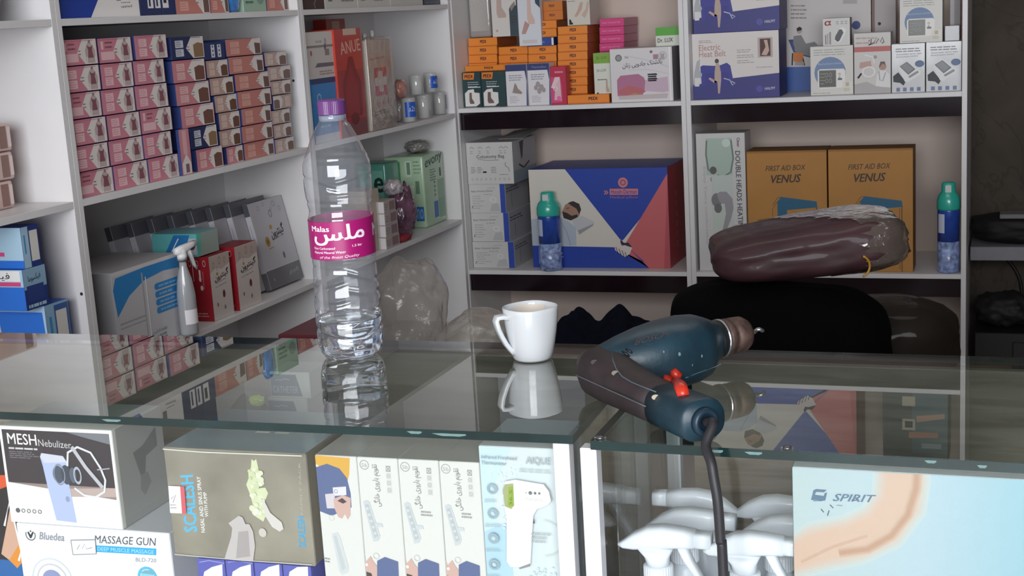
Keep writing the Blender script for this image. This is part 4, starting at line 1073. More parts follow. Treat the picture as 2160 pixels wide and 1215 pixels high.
# blood pressure monitor boxes
def bpbox(x0, x1, z0_, yt, yf, lab, sc=1.0):
    c = bk(x0, x1, z0_, yt, yf, .11, M('#c9c8c4', .45)); F = c.front
    F.fill(M('#d2d0cb', .4)); F.circ((.46, .46), .32, M('#7288ad', .5), 1.0); F.rect(.05, .12, .75, .15, M('#d2d0cb', .4))
    F.lines((.08, .95), (.85, .95), (.08, .80), 3, M('#a5a7a2', .5), .35, 3, .15); F.text('Blood pressure monitor', (.18, .62), (.74, .63), (.18, .66), M('#b9c4d6', .5))
    F.poly([(.17, .17), (.17, .50), (.22, .535), (.78, .53), (.82, .48), (.80, .2), (.72, .14), (.24, .13)], M('#e4e2de', .4)); F.rect(.20, .16, .60, .51, M('#6b6a66', .35)); F.rect(.215, .175, .585, .495, M('#54544f', .3))
    SG = M('#8f908a', .4)
    for x, y in ((.38, .37), (.38, .25)):
        for dx in (0, .09): F.ring((x + dx, y + .04), .045, .3, SG, .7)
    F.lines((.23, .47), (.36, .47), (.23, .2), 4, SG, .3, 8); F.circ((.68, .42), .03, M('#bdbab4', .4)); F.rect(.64, .30, .74, .34, M('#55585c', .4)); F.circ((.68, .36), .02, M('#a5a39d', .4))
    F.lines((.05, .06), (.6, .06), (.05, .02), 1, M('#a5a7a2', .5), .4, 7); F.rect(.75, .05, .97, .27, M('#dcd8cd', .4)); F.rect(.82, .17, .9, .25, M('#b8b2a6', .5)); F.lines((.77, .14), (.95, .14), (.77, .06), 3, M('#9c968c', .5), .4, 4)
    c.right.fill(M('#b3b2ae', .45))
    c.done('monitor_box', lab, 'box', 'round-picture blood pressure monitor boxes')
    return c
yfm = 4.95
mb1 = bpbox(1710, 1800, zb2, 97, yfm, 'white monitor box with a round blue picture standing on the shelf')
c = bk(1735.5, 1793, zb2 + mb1.h + .0004, 38, yfm + .01, .06, M('#4a474b', .45)); F = c.front; F.fill(M('#cfccca', .4)); F.text('α', (.08, .74), (.3, .75), (.08, .9), M('#8f2d33', .5), .04)
for x in (.5, .66, .82): F.lines((x, .9), (x + .1, .9), (x, .75), 2, GREYT, .4, int(x * 50))
F.poly([(.42, .18), (.55, .1), (.66, .14), (.82, .42), (.86, .56), (.74, .66), (.62, .62), (.46, .36)], M('#e3e1df', .4)); F.poly([(.44, .22), (.54, .13), (.62, .18), (.76, .46), (.70, .58), (.6, .58), (.46, .34)], M('#2f333c', .35)); F.rect(.08, .05, .13, .4, M('#8d8a8c', .5)); F.rect(.16, .05, .2, .45, M('#9d9a9c', .5)); F.rect(.24, .05, .3, .5, M('#8d8a8c', .5))
c.done('oximeter_box', 'small white box with a fingertip clip device pictured, standing on the monitor box', 'box')
c = bk(1802, 1879, zb2, 69, yfm, .10, M('#c9c3c2', .45)); F = c.front
F.fill(M('#cbc6c4', .4)); F.rect(0, .69, 1, .775, M('#bb6a66', .5)); F.lines((.05, .96), (.7, .95), (.05, .8), 2, M('#b59f9d', .5), .3, 6)
F.stroke([(.40, .86), (.48, .9), (.46, .82), (.40, .8), (.55, .83), (.6, .9), (.60, .82), (.68, .9), (.72, .84), (.78, .92), (.82, .84), (.76, .82)], .018, M('#5d4746', .5))
F.poly([(.14, .42), (.16, .52), (.46, .54), (.48, .45)], M('#bf9d95', .5)); F.ring((.4, .36), .09, .2, M('#e4e2e2', .4), 1.2); F.stroke([(.3, .64), (.52, .6), (.55, .5)], .015, M('#e4e2e2', .4)); F.circ((.58, .6), .03, M('#a09a9a', .5)); F.stroke([(.1, .26), (.2, .34)], .03, INK); F.circ((.78, .44), .06, M('#b08d80', .55)); F.poly([(.68, .42), (.72, .52), (.84, .52), (.86, .46), (.78, .49)], M('#5e514e', .5)); F.poly([(.58, .1), (.62, .3), (.72, .38), (.86, .37), (.97, .3), (.98, .1)], M('#dedddd', .45)); F.stroke([(.68, .36), (.7, .22), (.78, .2), (.86, .34)], .015, M('#9d9c9e', .5)); F.poly([(0, 0), (0, .16), (.35, .2), (.6, .12), (1, .08), (1, 0)], M('#b3aeae', .5))
c.done('nebulizer_box', 'tall white box with a red band and a pictured nurse beside the round-picture monitor box', 'box')
def wrist(x0, x1, yt, lab):
    c = bk(x0, x1, zb2, yt, yfm, .10, M('#c2c2c4', .3, coat=.5)); F = c.front
    F.fill(M('#c9c9cb', .3, coat=.4)); F.lines((.12, .92), (.88, .92), (.12, .82), 2, M('#7e8486', .5), .4, 3, .1); F.text('Automatic wrist type', (.14, .77), (.9, .78), (.14, .80), DARKT); F.text('blood pressure monitor', (.14, .72), (.8, .73), (.14, .75), DARKT); F.circ((.84, .58), .07, M('#5b7296', .45), 1.35)
    F.poly([(.05, .22), (.04, .34), (.2, .42), (.42, .22), (.36, .14), (.25, .2)], M('#34363d', .5)); F.poly([(.2, .5), (.2, .56), (.44, .66), (.52, .64), (.88, .42), (.86, .36), (.48, .21), (.40, .22), (.2, .5)], M('#e2e2e2', .4)); F.poly([(.24, .54), (.46, .63), (.72, .47), (.5, .36)], M('#4c4f54', .3)); F.poly([(.28, .54), (.45, .61), (.66, .48), (.5, .39)], M('#71757a', .3)); F.poly([(.5, .33), (.78, .44), (.82, .40), (.54, .29)], M('#8a8d92', .4))
    for x in (.14, .34, .55, .76): F.rect(x, .02, x + .11, .1, M('#6f7fa0', .5))
    return c.done('wrist_monitor_box', lab, 'box', 'wrist monitor boxes'), c.h
_, hw = wrist(1881, 1951, 92, 'glossy white box with a wrist monitor pictured, the left one of the pair')
_, hw2 = wrist(1953.5, 2028, 88, 'glossy white box with a wrist monitor pictured, the right one by the shelf panel')
bpbox(1898, 1988, zb2 + max(hw, hw2) + .0006, -6, yfm + .003, 'white monitor box with a round blue picture lying across the two wrist monitor boxes')
c = bk(1993, 2024, zb2 + max(hw, hw2) + .0006, 54, yfm + .03, .08, M('#8d8b90', .3, coat=.4)); c.done('grey_carton', 'small grey glossy carton on the right wrist monitor box', 'box')
c = bk(2004, 2026, zb2 + max(hw, hw2) + .0006, -20, yfm + .13, .05, M('#7a7172', .4)); c.front.rect(0, 0, .4, 1, M('#a3a1a5', .4)); c.done('dark_carton', 'narrow brownish carton standing behind the small grey glossy carton', 'box')

# ================================================================== BACK UNIT, LOWER LEFT BAY
def colo(xl, xr, z0_, h, lab, big, yf=4.95, dep=.30):
    a = max(solveX(xl, yf, z0_ + h / 2), -1.9975); b = solveX(xr, yf, z0_ + h / 2)
    c = Carton((a, yf, z0_), YB, b - a, dep, h, M('#b9b7b8', .5)); F = c.front
    F.fill(M('#c9c7c6', .45))
    if big:
        F.text('Colostomy Bag', (.22, .62), (.82, .63), (.22, .70), M('#5d5b60', .5), .02)
        F.stroke([(.25, .60), (.45, .57), (.7, .575)], .015, GREYT)
        for x in (.08, .26, .44, .72, .82): F.stroke([(x, .86), (x + .05, .9), (x + .09, .85)], .014, M('#7f7d80', .5)); F.lines((x, .82), (x + .07, .82), (x, .72), 2, GREYT, .3, int(x * 20))
        for x in (.08, .22, .52): F.lines((x, .42), (x + .12, .42), (x, .26), 4, M('#8f8d90', .5), .45, int(x * 90))
        F.rect(.34, .27, .42, .31, INK); F.stroke([(.84, .52), (.83, .44), (.9, .38), (.92, .3)], .018, GREYT); F.lines((.7, .24), (.9, .24), (.7, .21), 1, M('#8f8d90', .5), .5)
        for i in range(9): F.ring((.1 + .1 * i, .12), .03, .3, M('#9b999c', .5), .8)
        R_ = c.right; R_.poly([(.3, .95), (.36, .5), (.42, .6), (.48, .97)], M('#3f3c40', .5)); R_.stroke([(.25, .42), (.45, .3), (.7, .42)], .05, M('#3f3c40', .5)); R_.rect(0, 0, 1, .3, M('#97a5ad', .5))
    else:
        F.text('COLOSTOMY BAG', (.5, .82), (.72, .84), (.5, .88), M('#9a9a9e', .5)); F.text('Baby Ostomy System', (.06, .72), (.66, .74), (.06, .78), M('#5f6066', .5), .01); F.lines((.4, .66), (.68, .66), (.4, .62), 1, GREYT, .4, 2)
        F.lines((.08, .62), (.45, .62), (.08, .12), 6, M('#a09fa2', .5), .3, int(z0_ * 99), .5); F.poly([(.55, .05), (.62, .3), (.8, .34), (.84, .05)], M('#b5b4b6', .5)); F.stroke([(.05, .15), (.08, .25)], .02, INK); F.ring((.66, .45), .09, .2, M('#e3e3e3', .4), 1.3)
        F.rect(.86, 0, 1, 1, M('#2d49a5', .45)); R_ = c.right; R_.lines((.05, .85), (.7, .85), (.05, .65), 2, M('#6a6a6e', .5), .4, 3); R_.rect(.25, .1, .27, .6, M('#8d8b8e', .5))
    return c.done('colostomy_box', lab, 'box', 'stacked colostomy bag boxes')
H0 = onY(1040, 510, 4.95).z - zb1; H1 = onY(1040, 449, 4.95).z - zb1; H2 = onY(1040, 388, 4.95).z - zb1; H3 = onY(1040, 300, 4.95).z - zb1
colo(997, 1085, zb1, H0 - .0004, 'white box with a blue edge, lowest of the stack beside the pillow box', False, dep=.27)
colo(986, 1074, zb1 + H0, H1 - H0 - .0004, 'white box with a blue edge, second lowest of the stack beside the pillow box', False, yf=4.955, dep=.27)
colo(983, 1066, zb1 + H1, H2 - H1 - .0004, 'white box with a blue edge, just under the tallest box beside the pillow box', False, yf=4.952, dep=.27)
colo(983.5, 1082, zb1 + H2, H3 - H2, 'tallest white box with small symbols, on top of the stack beside the pillow box', True, yf=4.948, dep=.27)
a = onY(1082, 300, 4.95); zt_ = zb1 + H3
t = MB(); t.add([Vector((a.x - .10, 5.06, zt_ + .0005)), Vector((a.x + .002, 5.06, zt_ + .0006)), Vector((a.x + .03, 5.22, zt_ + .030)), Vector((a.x - .09, 5.22, zt_ + .016)), Vector((a.x - .10, 5.06, zt_ + .0025)), Vector((a.x + .002, 5.06, zt_ + .0026)), Vector((a.x + .03, 5.22, zt_ + .032)), Vector((a.x - .09, 5.22, zt_ + .018))],
      [(0, 3, 2, 1), (4, 5, 6, 7), (0, 1, 5, 4), (1, 2, 6, 5), (2, 3, 7, 6), (3, 0, 4, 7)], M('#8d8a88', .5))
q = t.build('loose_flap', origin=(a.x - .04, 5.1, zt_)); tag(q, 'loose grey cardboard flap lying on the topmost colostomy box', 'cardboard')
# the wide pillow box
yf = 4.966; a = onY(1122, 572, yf); b = onY(1410, 574, yf); h = onY(1116, 358, yf).z - zb1
a.x = solveX(1120, yf, zb1 + h / 2); b.x = solveX(1411, yf, zb1 + h / 2)
c = Carton((a.x, yf, zb1), YB, b.x - a.x, .30, h, M('#27419a', .42), bev=.002); F = c.front
PB = M('#2743a3', .4); PK = M('#c9666a', .42)
F.fill(M('#d6d0c8', .42))
F.poly([(1100, 518), (1320, 522), (1450, 590), (1100, 590)], PB)
F.poly([(1191, 350), (1440, 340), (1426, 390), (1313, 508), (1308, 505)], PB)
F.poly([(1416, 366), (1440, 340), (1450, 590), (1376, 590), (1318, 516)], PK); F.poly([(1412, 374), (1420, 360), (1424, 590), (1402, 590)], M('#b75258', .42))
F.poly([(1318, 516), (1300, 524), (1386, 585), (1370, 574)], PK)
F.circ((1314, 385), 10.5, M('#cf7d80', .45)); F.ring((1314, 385), 6, .35, M('#7d4b72', .45), n=18); F.poly([(1286, 398), (1346, 398), (1346, 411), (1286, 411)], M('#cf7d80', .45)); F.text('Hoosh Darman', (1289, 409), (1343, 408.6), (1289, 400), PB, .01); F.text('»', (1274, 410), (1283, 410), (1274, 402), M('#cf7d80', .45), .02); F.text('Medical pillow', (1287, 418.5), (1346, 418), (1287, 413.6), M('#a0698f', .45), .012)
# man lying on a pillow
F.poly([(1118, 463), (1135, 460), (1180, 458), (1198, 466), (1215, 480), (1216, 518), (1120, 518)], M('#aeb9c6', .5)); F.poly([(1206, 465), (1228, 455), (1254, 468), (1251, 476), (1222, 495)], M('#bfc0c4', .5)); F.poly([(1222, 495), (1251, 476), (1252, 472), (1219, 486)], M('#98999d', .5))
F.poly([(1186, 446), (1192, 432), (1204, 425), (1218, 428), (1225, 440), (1222, 456), (1205, 464), (1190, 458)], M('#a47c68', .55)); F.poly([(1186, 446), (1196, 449), (1206, 455), (1218, 452), (1219, 458), (1204, 465), (1189, 460)], M('#2c2624', .5)); F.poly([(1198, 428), (1209, 424), (1222, 430), (1226, 442), (1222, 452), (1216, 440), (1206, 434)], M('#2c2624', .5)); F.stroke([(1195, 440), (1201, 438)], 1.6, M('#3c2c28', .5)); F.stroke([(1180, 462), (1196, 490), (1204, 518)], 1.5, M('#8d98a6', .5))
# hand
F.poly([(1308, 504), (1318, 510), (1334, 522), (1328, 536), (1318, 542), (1298, 528), (1296, 520), (1304, 512)], M('#d8cdc8', .45)); F.poly([(1309, 504), (1316, 512), (1326, 512), (1334, 522), (1327, 520), (1318, 517), (1312, 518), (1309, 512)], M('#2b2440', .5))
for i in range(4): F.stroke([(1299 + 6.5 * i, 521 + 3.5 * i), (1305 + 6 * i, 536 + 2.6 * i)], 1.4, M('#2b2440', .5))
F.stroke([(1139, 522), (1140, 556)], 5, M('#7f8fc4', .5)); F.lines((1180, 530), (1190, 530), (1180, 545), 2, M('#a6b0d8', .5), .4, 3)
R_ = c.right; R_.fill(M('#b5434a', .45))
for i in range(6): R_.ring((.42, .70 - .1 * i), .028, .35, M('#d88f92', .45))
pbx = c.done('pillow_box', 'wide white, blue and pink pillow box on the lower shelf behind the blue canister', 'box', 'pillow boxes')
# the same kind of box one shelf up in the next bay: it shows in the counter glass
p2_ = pbx.copy(); COL.objects.link(p2_)
p2_.location = pbx.location + Vector((-.535 - b.x, .004, ZBK[3] + .0004 - zb1))
p2_['label'] = 'second pillow box, on the high shelf, seen mirrored in the right glass top'
c2 = Carton((-.44, 4.96, ZBK[3] + .0004), YB, .225, .25, .30, M('#1c1f26', .4)); F = c2.front
F.rect(.45, .05, 1, .8, M('#31505a', .45)); F.rect(.3, .1, .5, .22, M('#b7ad98', .5)); F.rect(.3, .38, .5, .52, M('#b7ad98', .5)); F.rect(.34, .41, .46, .49, INK); F.poly([(.52, .42), (.95, .36), (.95, .30), (.52, .34)], M('#b58a72', .5)); F.poly([(.4, .62), (.85, .60), (.85, .54), (.4, .54)], M('#a5705a', .5)); F.rect(.6, .68, .9, .74, M('#7d8f94', .5))
c2.done('dark_picture_carton', 'dark carton with orange pictures on the high shelf, seen mirrored in the right glass', 'box')
c2 = Carton((-1.93, 4.96, ZBK[3] + .0004), YB, .36, .2, .32, M('#8a8a94', .45)); F = c2.front; F.fill(M('#8f8f9a', .45)); F.ring((.35, .4), .1, .15, M('#4f505c', .5), .8)
c2.done('grey_blue_carton', 'grey blue carton on the high shelf, seen mirrored in the left glass', 'box')
# teal capped canisters
def canister(px, xl, xr, z0_, ytop, yf, lab):
    x = solveX(px, yf, z0_ + .08); o = Vector((x, yf, z0_))
    R = (solveX(xr, yf, z0_ + .08) - solveX(xl, yf, z0_ + .08)) / 2
    h = onY(px, ytop, yf).z - z0_
    r = empty('oxygen_canister', o, lab, 'canister', 'blue canisters with teal caps'); fr = Matrix.Translation(o)
    t = MB(); t.lathe([(.001, 0), (R * .92, .001), (R, .006), (R, h * .35)], M('#8a9ccb', .3, var=.6, vscale=70, coat=.4), 32, frame=fr)
    t.lathe([(R, h * .35), (R, h * .69), (R * .97, h * .715), (R * .5, h * .72)], M('#22459f', .3, coat=.5, var=.2, vscale=50), 32, frame=fr)
    vs = []; n = 7
    for i in range(n):
        q = math.radians(-150 + 42 * i / (n - 1))
        for zz, k_ in ((h * .45, .0006), (h * .66, .0006)): vs.append(o + Vector(((R + k_) * math.cos(q), (R + k_) * math.sin(q), zz)))
    t.add(vs, [(2 * i, 2 * i + 2, 2 * i + 3, 2 * i + 1) for i in range(n - 1)], M('#c3cbe0', .4), True)
    t.build('can', r)
    t = MB(); t.lathe([(R * 1.03, h * .70), (R * 1.06, h * .72), (R * 1.05, h * .80), (R * .9, h * .86), (R * .66, h * .895), (R * .62, h * .985), (R * .55, h), (.001, h)], M('#2fae9c', .3, coat=.5), 32, frame=fr)
    cp_ = t.build('cap', r)
    t = MB(); t.box(o.x - R * .28, o.y - R * .72, z0_ + h * .895, o.x + R * .28, o.y - R * .55, z0_ + h * .975, M('#c9d6d2', .3), .001); t.build('nozzle', cp_)
canister(1161, 1138.5, 1183, zb1, 404, 4.9215, 'blue canister with a teal cap standing in front of the pillow box')

# ================================================================== BACK UNIT, LOWER RIGHT BAY
def lowr(x0, x1, yt, yf, dep, m, **k):
    h = onY((x0 + x1) / 2, yt, yf).z - zb1
    a = solveX(x0, yf, zb1 + h / 2); b = solveX(x1, yf, zb1 + h / 2)
    return Carton((a, yf, zb1), YB, b - a, dep, h, m, **k)
c = lowr(1472, 1574, 281, 4.93, .12, M('#c3c1c2', .45)); F = c.front
F.fill(M('#cbc9c9', .4)); F.rect(.2, .70, .74, .965, M('#a9bdb2', .45)); F.stroke([(.22, .95), (.2, .85), (.24, .74), (.36, .71)], .012, M('#6f7a74', .5)); F.stroke([(.72, .95), (.76, .82), (.7, .72), (.56, .69), (.42, .70)], .012, M('#6f7a74', .5)); F.circ((.34, .735), .028, M('#5d5a5c', .5), .9); F.circ((.35, .67), .028, M('#7d7a7c', .5), .9); F.circ((.62, .93), .03, M('#c9d6ce', .4))
F.text('Clever', (.84, .965), (.84, .90), (.90, .965), M('#5b3b44', .5), .03); F.text('DOUBLE HEADS HEATING MASSAGER', (.80, .87), (.84, .02), (.90, .87), M('#4b4a50', .5), .02); F.text('Enjoy Twice comfortable', (.14, .76), (.16, .2), (.19, .76), M('#a9a8ac', .5)); F.rect(.30, .02, .74, .70, M('#bfc8c2', .45))
F.circ((.40, .52), .05, M('#7b787a', .5), .8); F.circ((.42, .46), .035, M('#6b686a', .5), .8); F.poly([(.4, .56), (.46, .58), (.6, .58), (.72, .53), (.74, .46), (.68, .38), (.56, .28), (.48, .20), (.42, .20), (.50, .30), (.58, .42), (.56, .49), (.46, .50)], M('#97949a', .45))
c.done('massager_box', 'tall white and pale green massager box at the left of the lower right bay', 'box')
CRAFT = M('#b07c3c', .6, var=.06, vscale=9)
def venus(x0, x1, yt, yf, dep, lab, xo):
    c = lowr(x0, x1, yt, yf, dep, CRAFT, bev=.0015); F = c.front
    def P(x, y): return (x + xo, y)
    DK = M('#3f2a1c', .5); TL = M('#1f5c7c', .5)
    F.text('FIRST AID BOX', (.24, .835), (.74, .842), (.24, .878), DK, .012, .25); F.text('VENUS', (.31, .735), (.68, .742), (.31, .80), DK, .03, .25)
    LN = M('#5d4026', .6)
    F.poly([(.38, .0), (.38, .58), (.43, .62), (.87, .58), (.88, .53), (.50, .51), (.50, 0)], TL)
    F.stroke([(.38, .58), (.32, .52), (.31, .05)], .004, LN); F.stroke([(.43, .62), (.38, .61), (.32, .55)], .004, LN); F.stroke([(.87, .53), (.87, 0)], .007, LN); F.stroke([(.845, .52), (.845, .02)], .004, LN)
    for y in (.40, .34, .30, .26): F.stroke([(.51, y), (.84, y + .015)], .005, LN)
    for (x, y, w, h_) in ((.53, .34, .12, .06), (.66, .35, .12, .08), (.55, .17, .13, .08), (.70, .18, .11, .09), (.54, .27, .25, .03)): F.stroke([(x, y), (x + w, y + .01), (x + w, y + h_), (x, y + h_), (x, y)], .004, LN)
    for (x, y) in ((.24, .25), (.28, .22), (.20, .22)): F.stroke([(x - .06, y - .12), (x, y + .04), (x + .08, y + .08), (x + .12, y + .02), (x + .05, y), (x + .04, y - .08)], .004, LN)
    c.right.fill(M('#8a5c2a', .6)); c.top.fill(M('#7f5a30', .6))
    F.rect(0, .985, 1, 1, M('#96662f', .6))
    return c.done('first_aid_carton', lab, 'box', 'brown first aid cartons'), c
venus(1577, 1745, 318, 4.94, .145, 'brown cardboard first aid carton, the left one beside the massager box', 0)
venus(1748, 1926, 314, 4.935, .13, 'brown cardboard first aid carton, the right one near the blue canister', 172)
canister(2000.5, 1977, 2024, zb1, 384, 4.945, 'blue canister with a teal cap at the right end of the lower shelf')

# ================================================================== DARK NICHE AT THE RIGHT
sh = MB(); y_ = 5.12; zt_ = onY(2100, 521, y_).z; zb_ = onY(2100, 550, y_).z
sh.box(-.148, y_, zb_, .9, 5.399, zt_, M('#7e7c84', .5, var=.05), .002); q = sh.build('wall_shelf', origin=(.3, 5.25, zb_)); tag(q, 'thick grey shelf board fixed to the dark marble wall', 'shelf')
BLK = M('#0b0a0c', .7)
blob('black_bag', (.10, 5.25, zt_ + .052), (.235, .115, .052), BLK, 'black bag lying on the grey shelf of the dark marble wall', 'bag', 21, .12, 2.5, 3.5)
c = Carton((-.07, 5.14, zt_ + .105), YB, .09, .06, .02, M('#3b3a3d', .3, coat=.4)) 
c.mb = MB(); c.mb.box(-.05, 5.15, zt_ + .0955, .055, 5.24, zt_ + .112, M('#77777b', .25, coat=.4), .003); q = c.mb.build('small_pack', origin=(0, 5.2, zt_ + .1)); tag(q, 'small grey glossy pack on the black bag', 'pack')
cb = empty('low_cabinet', (.35, 5.24, 0), 'dark low cabinet in front of the marble wall', 'cabinet')
t = MB(); t.box(-.13, 5.08, 0, .85, 5.398, onY(2100, 700, 5.1).z, M('#161011', .5), .003); t.build('cabinet_body', cb)
t = MB(); t.box(.0, 5.07, .05, .35, 5.0795, onY(2100, 718, 5.1).z, M('#1b1415', .5), .002); t.build('door', cb)
zc_ = onY(2100, 700, 5.1).z
blob('dark_bundle', (-.03, 5.23, zc_ + .059), (.095, .10, .058), M('#1c1a1b', .7), 'dark cloth bundle on the low cabinet against the marble wall', 'bundle', 25, .2, 2.5)
t = MB(); pts = []
for i in range(14):
    q = i / 13; pts.append((-.13 + .16 * math.sin(q * 1.7), 5.385, zb_ - .01 - .21 * q ** .5 if False else zb_ - .002 - .22 * (1 - math.cos(q * 1.5))))
t.tube(pts[::-1], .006, M('#1d1b1c', .5), 8); q = t.build('wall_cable', origin=(-.08, 5.385, zb_ - .1)); tag(q, 'dark cable curving down the marble wall under the grey shelf', 'cable')
# ================================================================== BEHIND THE COUNTER
bz = 0.545
bn = empty('low_bench', (-.75, 3.05, 0), 'plain wooden bench behind the counter', 'bench')
t = MB(); t.box(-1.62, 2.64, bz - .03, .0, 3.24, bz, wood_mat('bench_wood', '#4a3a2c', '#5f4b38'), .003); t.build('bench_top', bn)
for x in (-1.58, -.08):
    for y in (2.68, 3.16):
        t = MB(); t.box(x, y, 0, x + .05, y + .05, bz - .0305, M('#4a3a2c', .5), .002); t.build('leg', bn)
WRAPB = M('#1d1611', .7, coat=.12, spec=.2, bump=.35, bscale=9, var=.25, vscale=6)
WRAPM = M('#3d252a', .55, coat=.12, spec=.3, bump=.2, bscale=10, var=.25, vscale=8)
def at3(px, py, y): return onY(px, py, y)
# brown cushion in film, bottom right
p = at3(1835, 700, 3.02)
ce = empty('wrapped_cushion', (p.x, 3.04, bz), 'brown cushion in clear film lying on the bench at the lower right of the pile', 'cushion')
o = blob('cushion', (p.x, 3.04, bz + .098), (.185, .125, .098), WRAPB, None, None, 31, .05, 1.8, 3.0); o.parent = ce; o.location -= ce.location
t = MB()
tip = at3(2008, 690, 3.0)
t.add([tip, at3(1978, 660, 2.99), at3(1955, 652, 3.0), at3(1985, 700, 3.0), at3(1992, 716, 2.99), at3(1960, 735, 3.01)], [(0, 1, 2, 3), (0, 3, 5, 4)], FILM, True)
q = t.build('film_corner', ce); q['label'] = 'clear film corner sticking out'
# black cloth pile
BLK2 = M('#050507', .9, spec=.08)
bm = bmesh.new(); bmesh.ops.create_icosphere(bm, subdivisions=5, radius=1)
pc = at3(1640, 660, 2.79)
for v in bm.verts:
    q = v.co.copy(); l = (abs(q.x) ** 3 + abs(q.y) ** 3 + abs(q.z) ** 3) ** (1 / 3); q /= l
    q *= 1 + .05 * noise.noise(q * 2.2 + Vector((4, 2, 1)))
    x = q.x * .228; y = q.y * .100; z = q.z * .140
    z += .020 * max(0, -q.x) * (q.z > 0)
    v.co = (x, y, max(z, -.1398))
t = MB(); t.bm(bm, BLK2, True)
q = t.build('black_blanket'); q.location = (pc.x, 2.785, bz + .1402)
tag(q, 'black folded blanket on the bench under the wrapped maroon cushion', 'blanket')
# maroon cushion on top
z_m = bz + .296
pc = at3(1694, 545, 2.78)
me_ = empty('wrapped_cushion', (pc.x, 2.78, z_m), 'maroon bolster cushion wrapped in shiny film on top of the black blanket', 'cushion')
bm = bmesh.new(); bmesh.ops.create_icosphere(bm, subdivisions=5, radius=1)
R = Matrix.Rotation(math.radians(-4), 3, 'Y') @ Matrix.Rotation(math.radians(14), 3, 'Z')
for v in bm.verts:
    q = v.co.copy(); l = (abs(q.x) ** 5.0 + abs(q.y) ** 5.0 + abs(q.z) ** 3.0) ** (1 / 4.2); q /= l
    q *= 1 + .03 * noise.noise(q * 3 + Vector((1, 7, 3)))
    v.co = R @ Vector((q.x * .184, q.y * .140, q.z * (.056 + .012 * q.x * (q.z > 0))))
t = MB(); t.bm(bm, WRAPM, True); o = t.build('cushion'); o.parent = me_; o.location = (0, 0, .064)
# film over its right half
bm = bmesh.new(); bmesh.ops.create_icosphere(bm, subdivisions=5, radius=1)
dele = []
for v in bm.verts:
    q = v.co.copy(); l = (abs(q.x) ** 5.0 + abs(q.y) ** 5.0 + abs(q.z) ** 3.0) ** (1 / 4.2); q /= l
    w = noise.noise(Vector((q.x * 3 + q.y * 3, (q.y - .45 * q.x) * 9, q.z * 5)))
    q *= 1.03 + .05 * abs(w)
    if q.x * .9 + .55 * q.y + .25 * w < -.05: dele.append(v)
    v.co = R @ Vector((q.x * .184, q.y * .140, q.z * (.056 + .012 * q.x * (q.z > 0))))
bmesh.ops.delete(bm, geom=dele, context='VERTS')
SHINY = thin_glass('shiny_film', (.88, .86, .82, 1), 1.5, .16, 1.8, film=.14, filmcol=(.40, .36, .30, 1), bump=.6, bscale=22)
t = MB(); t.bm(bm, SHINY, True); o = t.build('film_wrap', me_); o.location = (0, 0, .064); fwrap = o; o['label'] = 'shiny crumpled clear film'
# yellow edged paper insert
t = MB(); 
cc = Vector((.125, -.128, .045))
pts = [cc + Vector((.018 * math.cos(a_), .010 * math.cos(a_), .021 * math.sin(a_))) for a_ in [math.radians(d) for d in range(-70, 71, 14)]]
t.tube([tuple(Vector(p) + me_.location) for p in pts], .0024, M('#a87a24', .4), 8)
q = t.build('yellow_trim', fwrap); q['label'] = 'curved yellow label trim'
# dark navy clothes
bm = bmesh.new(); bmesh.ops.create_grid(bm, x_segments=70, y_segments=40, size=1)
pc = at3(1280, 705, 2.88)
for v in bm.verts:
    x, y = v.co.x, v.co.y
    e = max(0, 1 - abs(x) ** 6) * max(0, 1 - abs(y) ** 2.4)
    bp0 = .150 + .034 * math.exp(-((x + .52) / .22) ** 2) + .026 * math.exp(-((x - .20 + .3 * y) / .24) ** 2) - .028 * max(0, x - .3)
    hh = e ** .6 * (bp0 + .026 * noise.noise(Vector((x * 2.6, y * 2.4, 3.2))) + .010 * noise.noise(Vector((x * 7, y * 6 + x * 2, 1)))) if e > 0 else 0
    v.co = Vector((x * .160, y * .16, max(hh, .0)))
t = MB(); t.bm(bm, M('#0e101a', .95, spec=.04), True); q = t.build('navy_clothes'); q.location = (pc.x - .012, 2.93, bz + .0012)
sm = q.modifiers.new('thickness', 'SOLIDIFY'); sm.thickness = .001; sm.offset = -1
tag(q, 'heap of dark navy clothes on the bench behind the white cup', 'clothes')
# film bags
FB = thin_glass('dull_film', (.93, .92, .90, 1), 1.45, .22, 1.2, film=.15, filmcol=(.48, .44, .40, 1), bump=.5, bscale=24)
pc = at3(850, 640, 3.0)
blob('film_bag', (pc.x + .01, 3.02, bz + .140), (.080, .12, .138), FB, 'large dull clear film bag standing on the bench behind the bottle', 'bag', 41, .16, 1.5, 2.6, sub=5)
pc = at3(965, 685, 2.95)
blob('film_bag', (pc.x + .035, 2.98, bz + .080), (.092, .13, .078), thin_glass('pale_film', (.93, .92, .90, 1), 1.45, .25, 1.1, film=.32, filmcol=(.60, .56, .51, 1), bump=.5, bscale=22), 'pale crumpled film bag lying between the tall film bag and the cup', 'bag', 44, .15, 1.5, 2.2, sub=5)
p = at3(1012, 692, 2.90)
blob('black_bundle', (p.x + .01, 2.80, bz + .05), (.016, .016, .05), M('#15141a', .5), 'small black object lying in front of the pale film bag', 'object', 3, .05)
p = at3(1036, 716, 2.85)
blob('green_tube', (p.x + .01, 2.74, bz + .036), (.022, .012, .036), M('#7d8f6e', .4), 'small greenish tube tip beside the black object', 'tube', 4, .04)
t = MB(); a = onX(610, 702, -1.98); y0_ = a.y
z_ = onY(600, 706, 3.2).z
sb = MB(); sb.box(onY(585, 706, 3.2).x, 3.2, 0, onY(685, 709, 3.2).x, 3.5, z_, M('#6b2a33', .5), .004); q = sb.build('red_crate', origin=(onY(630, 706, 3.2).x, 3.35, 0)); tag(q, 'dull red crate top just showing behind the counter left of the bottle', 'crate')

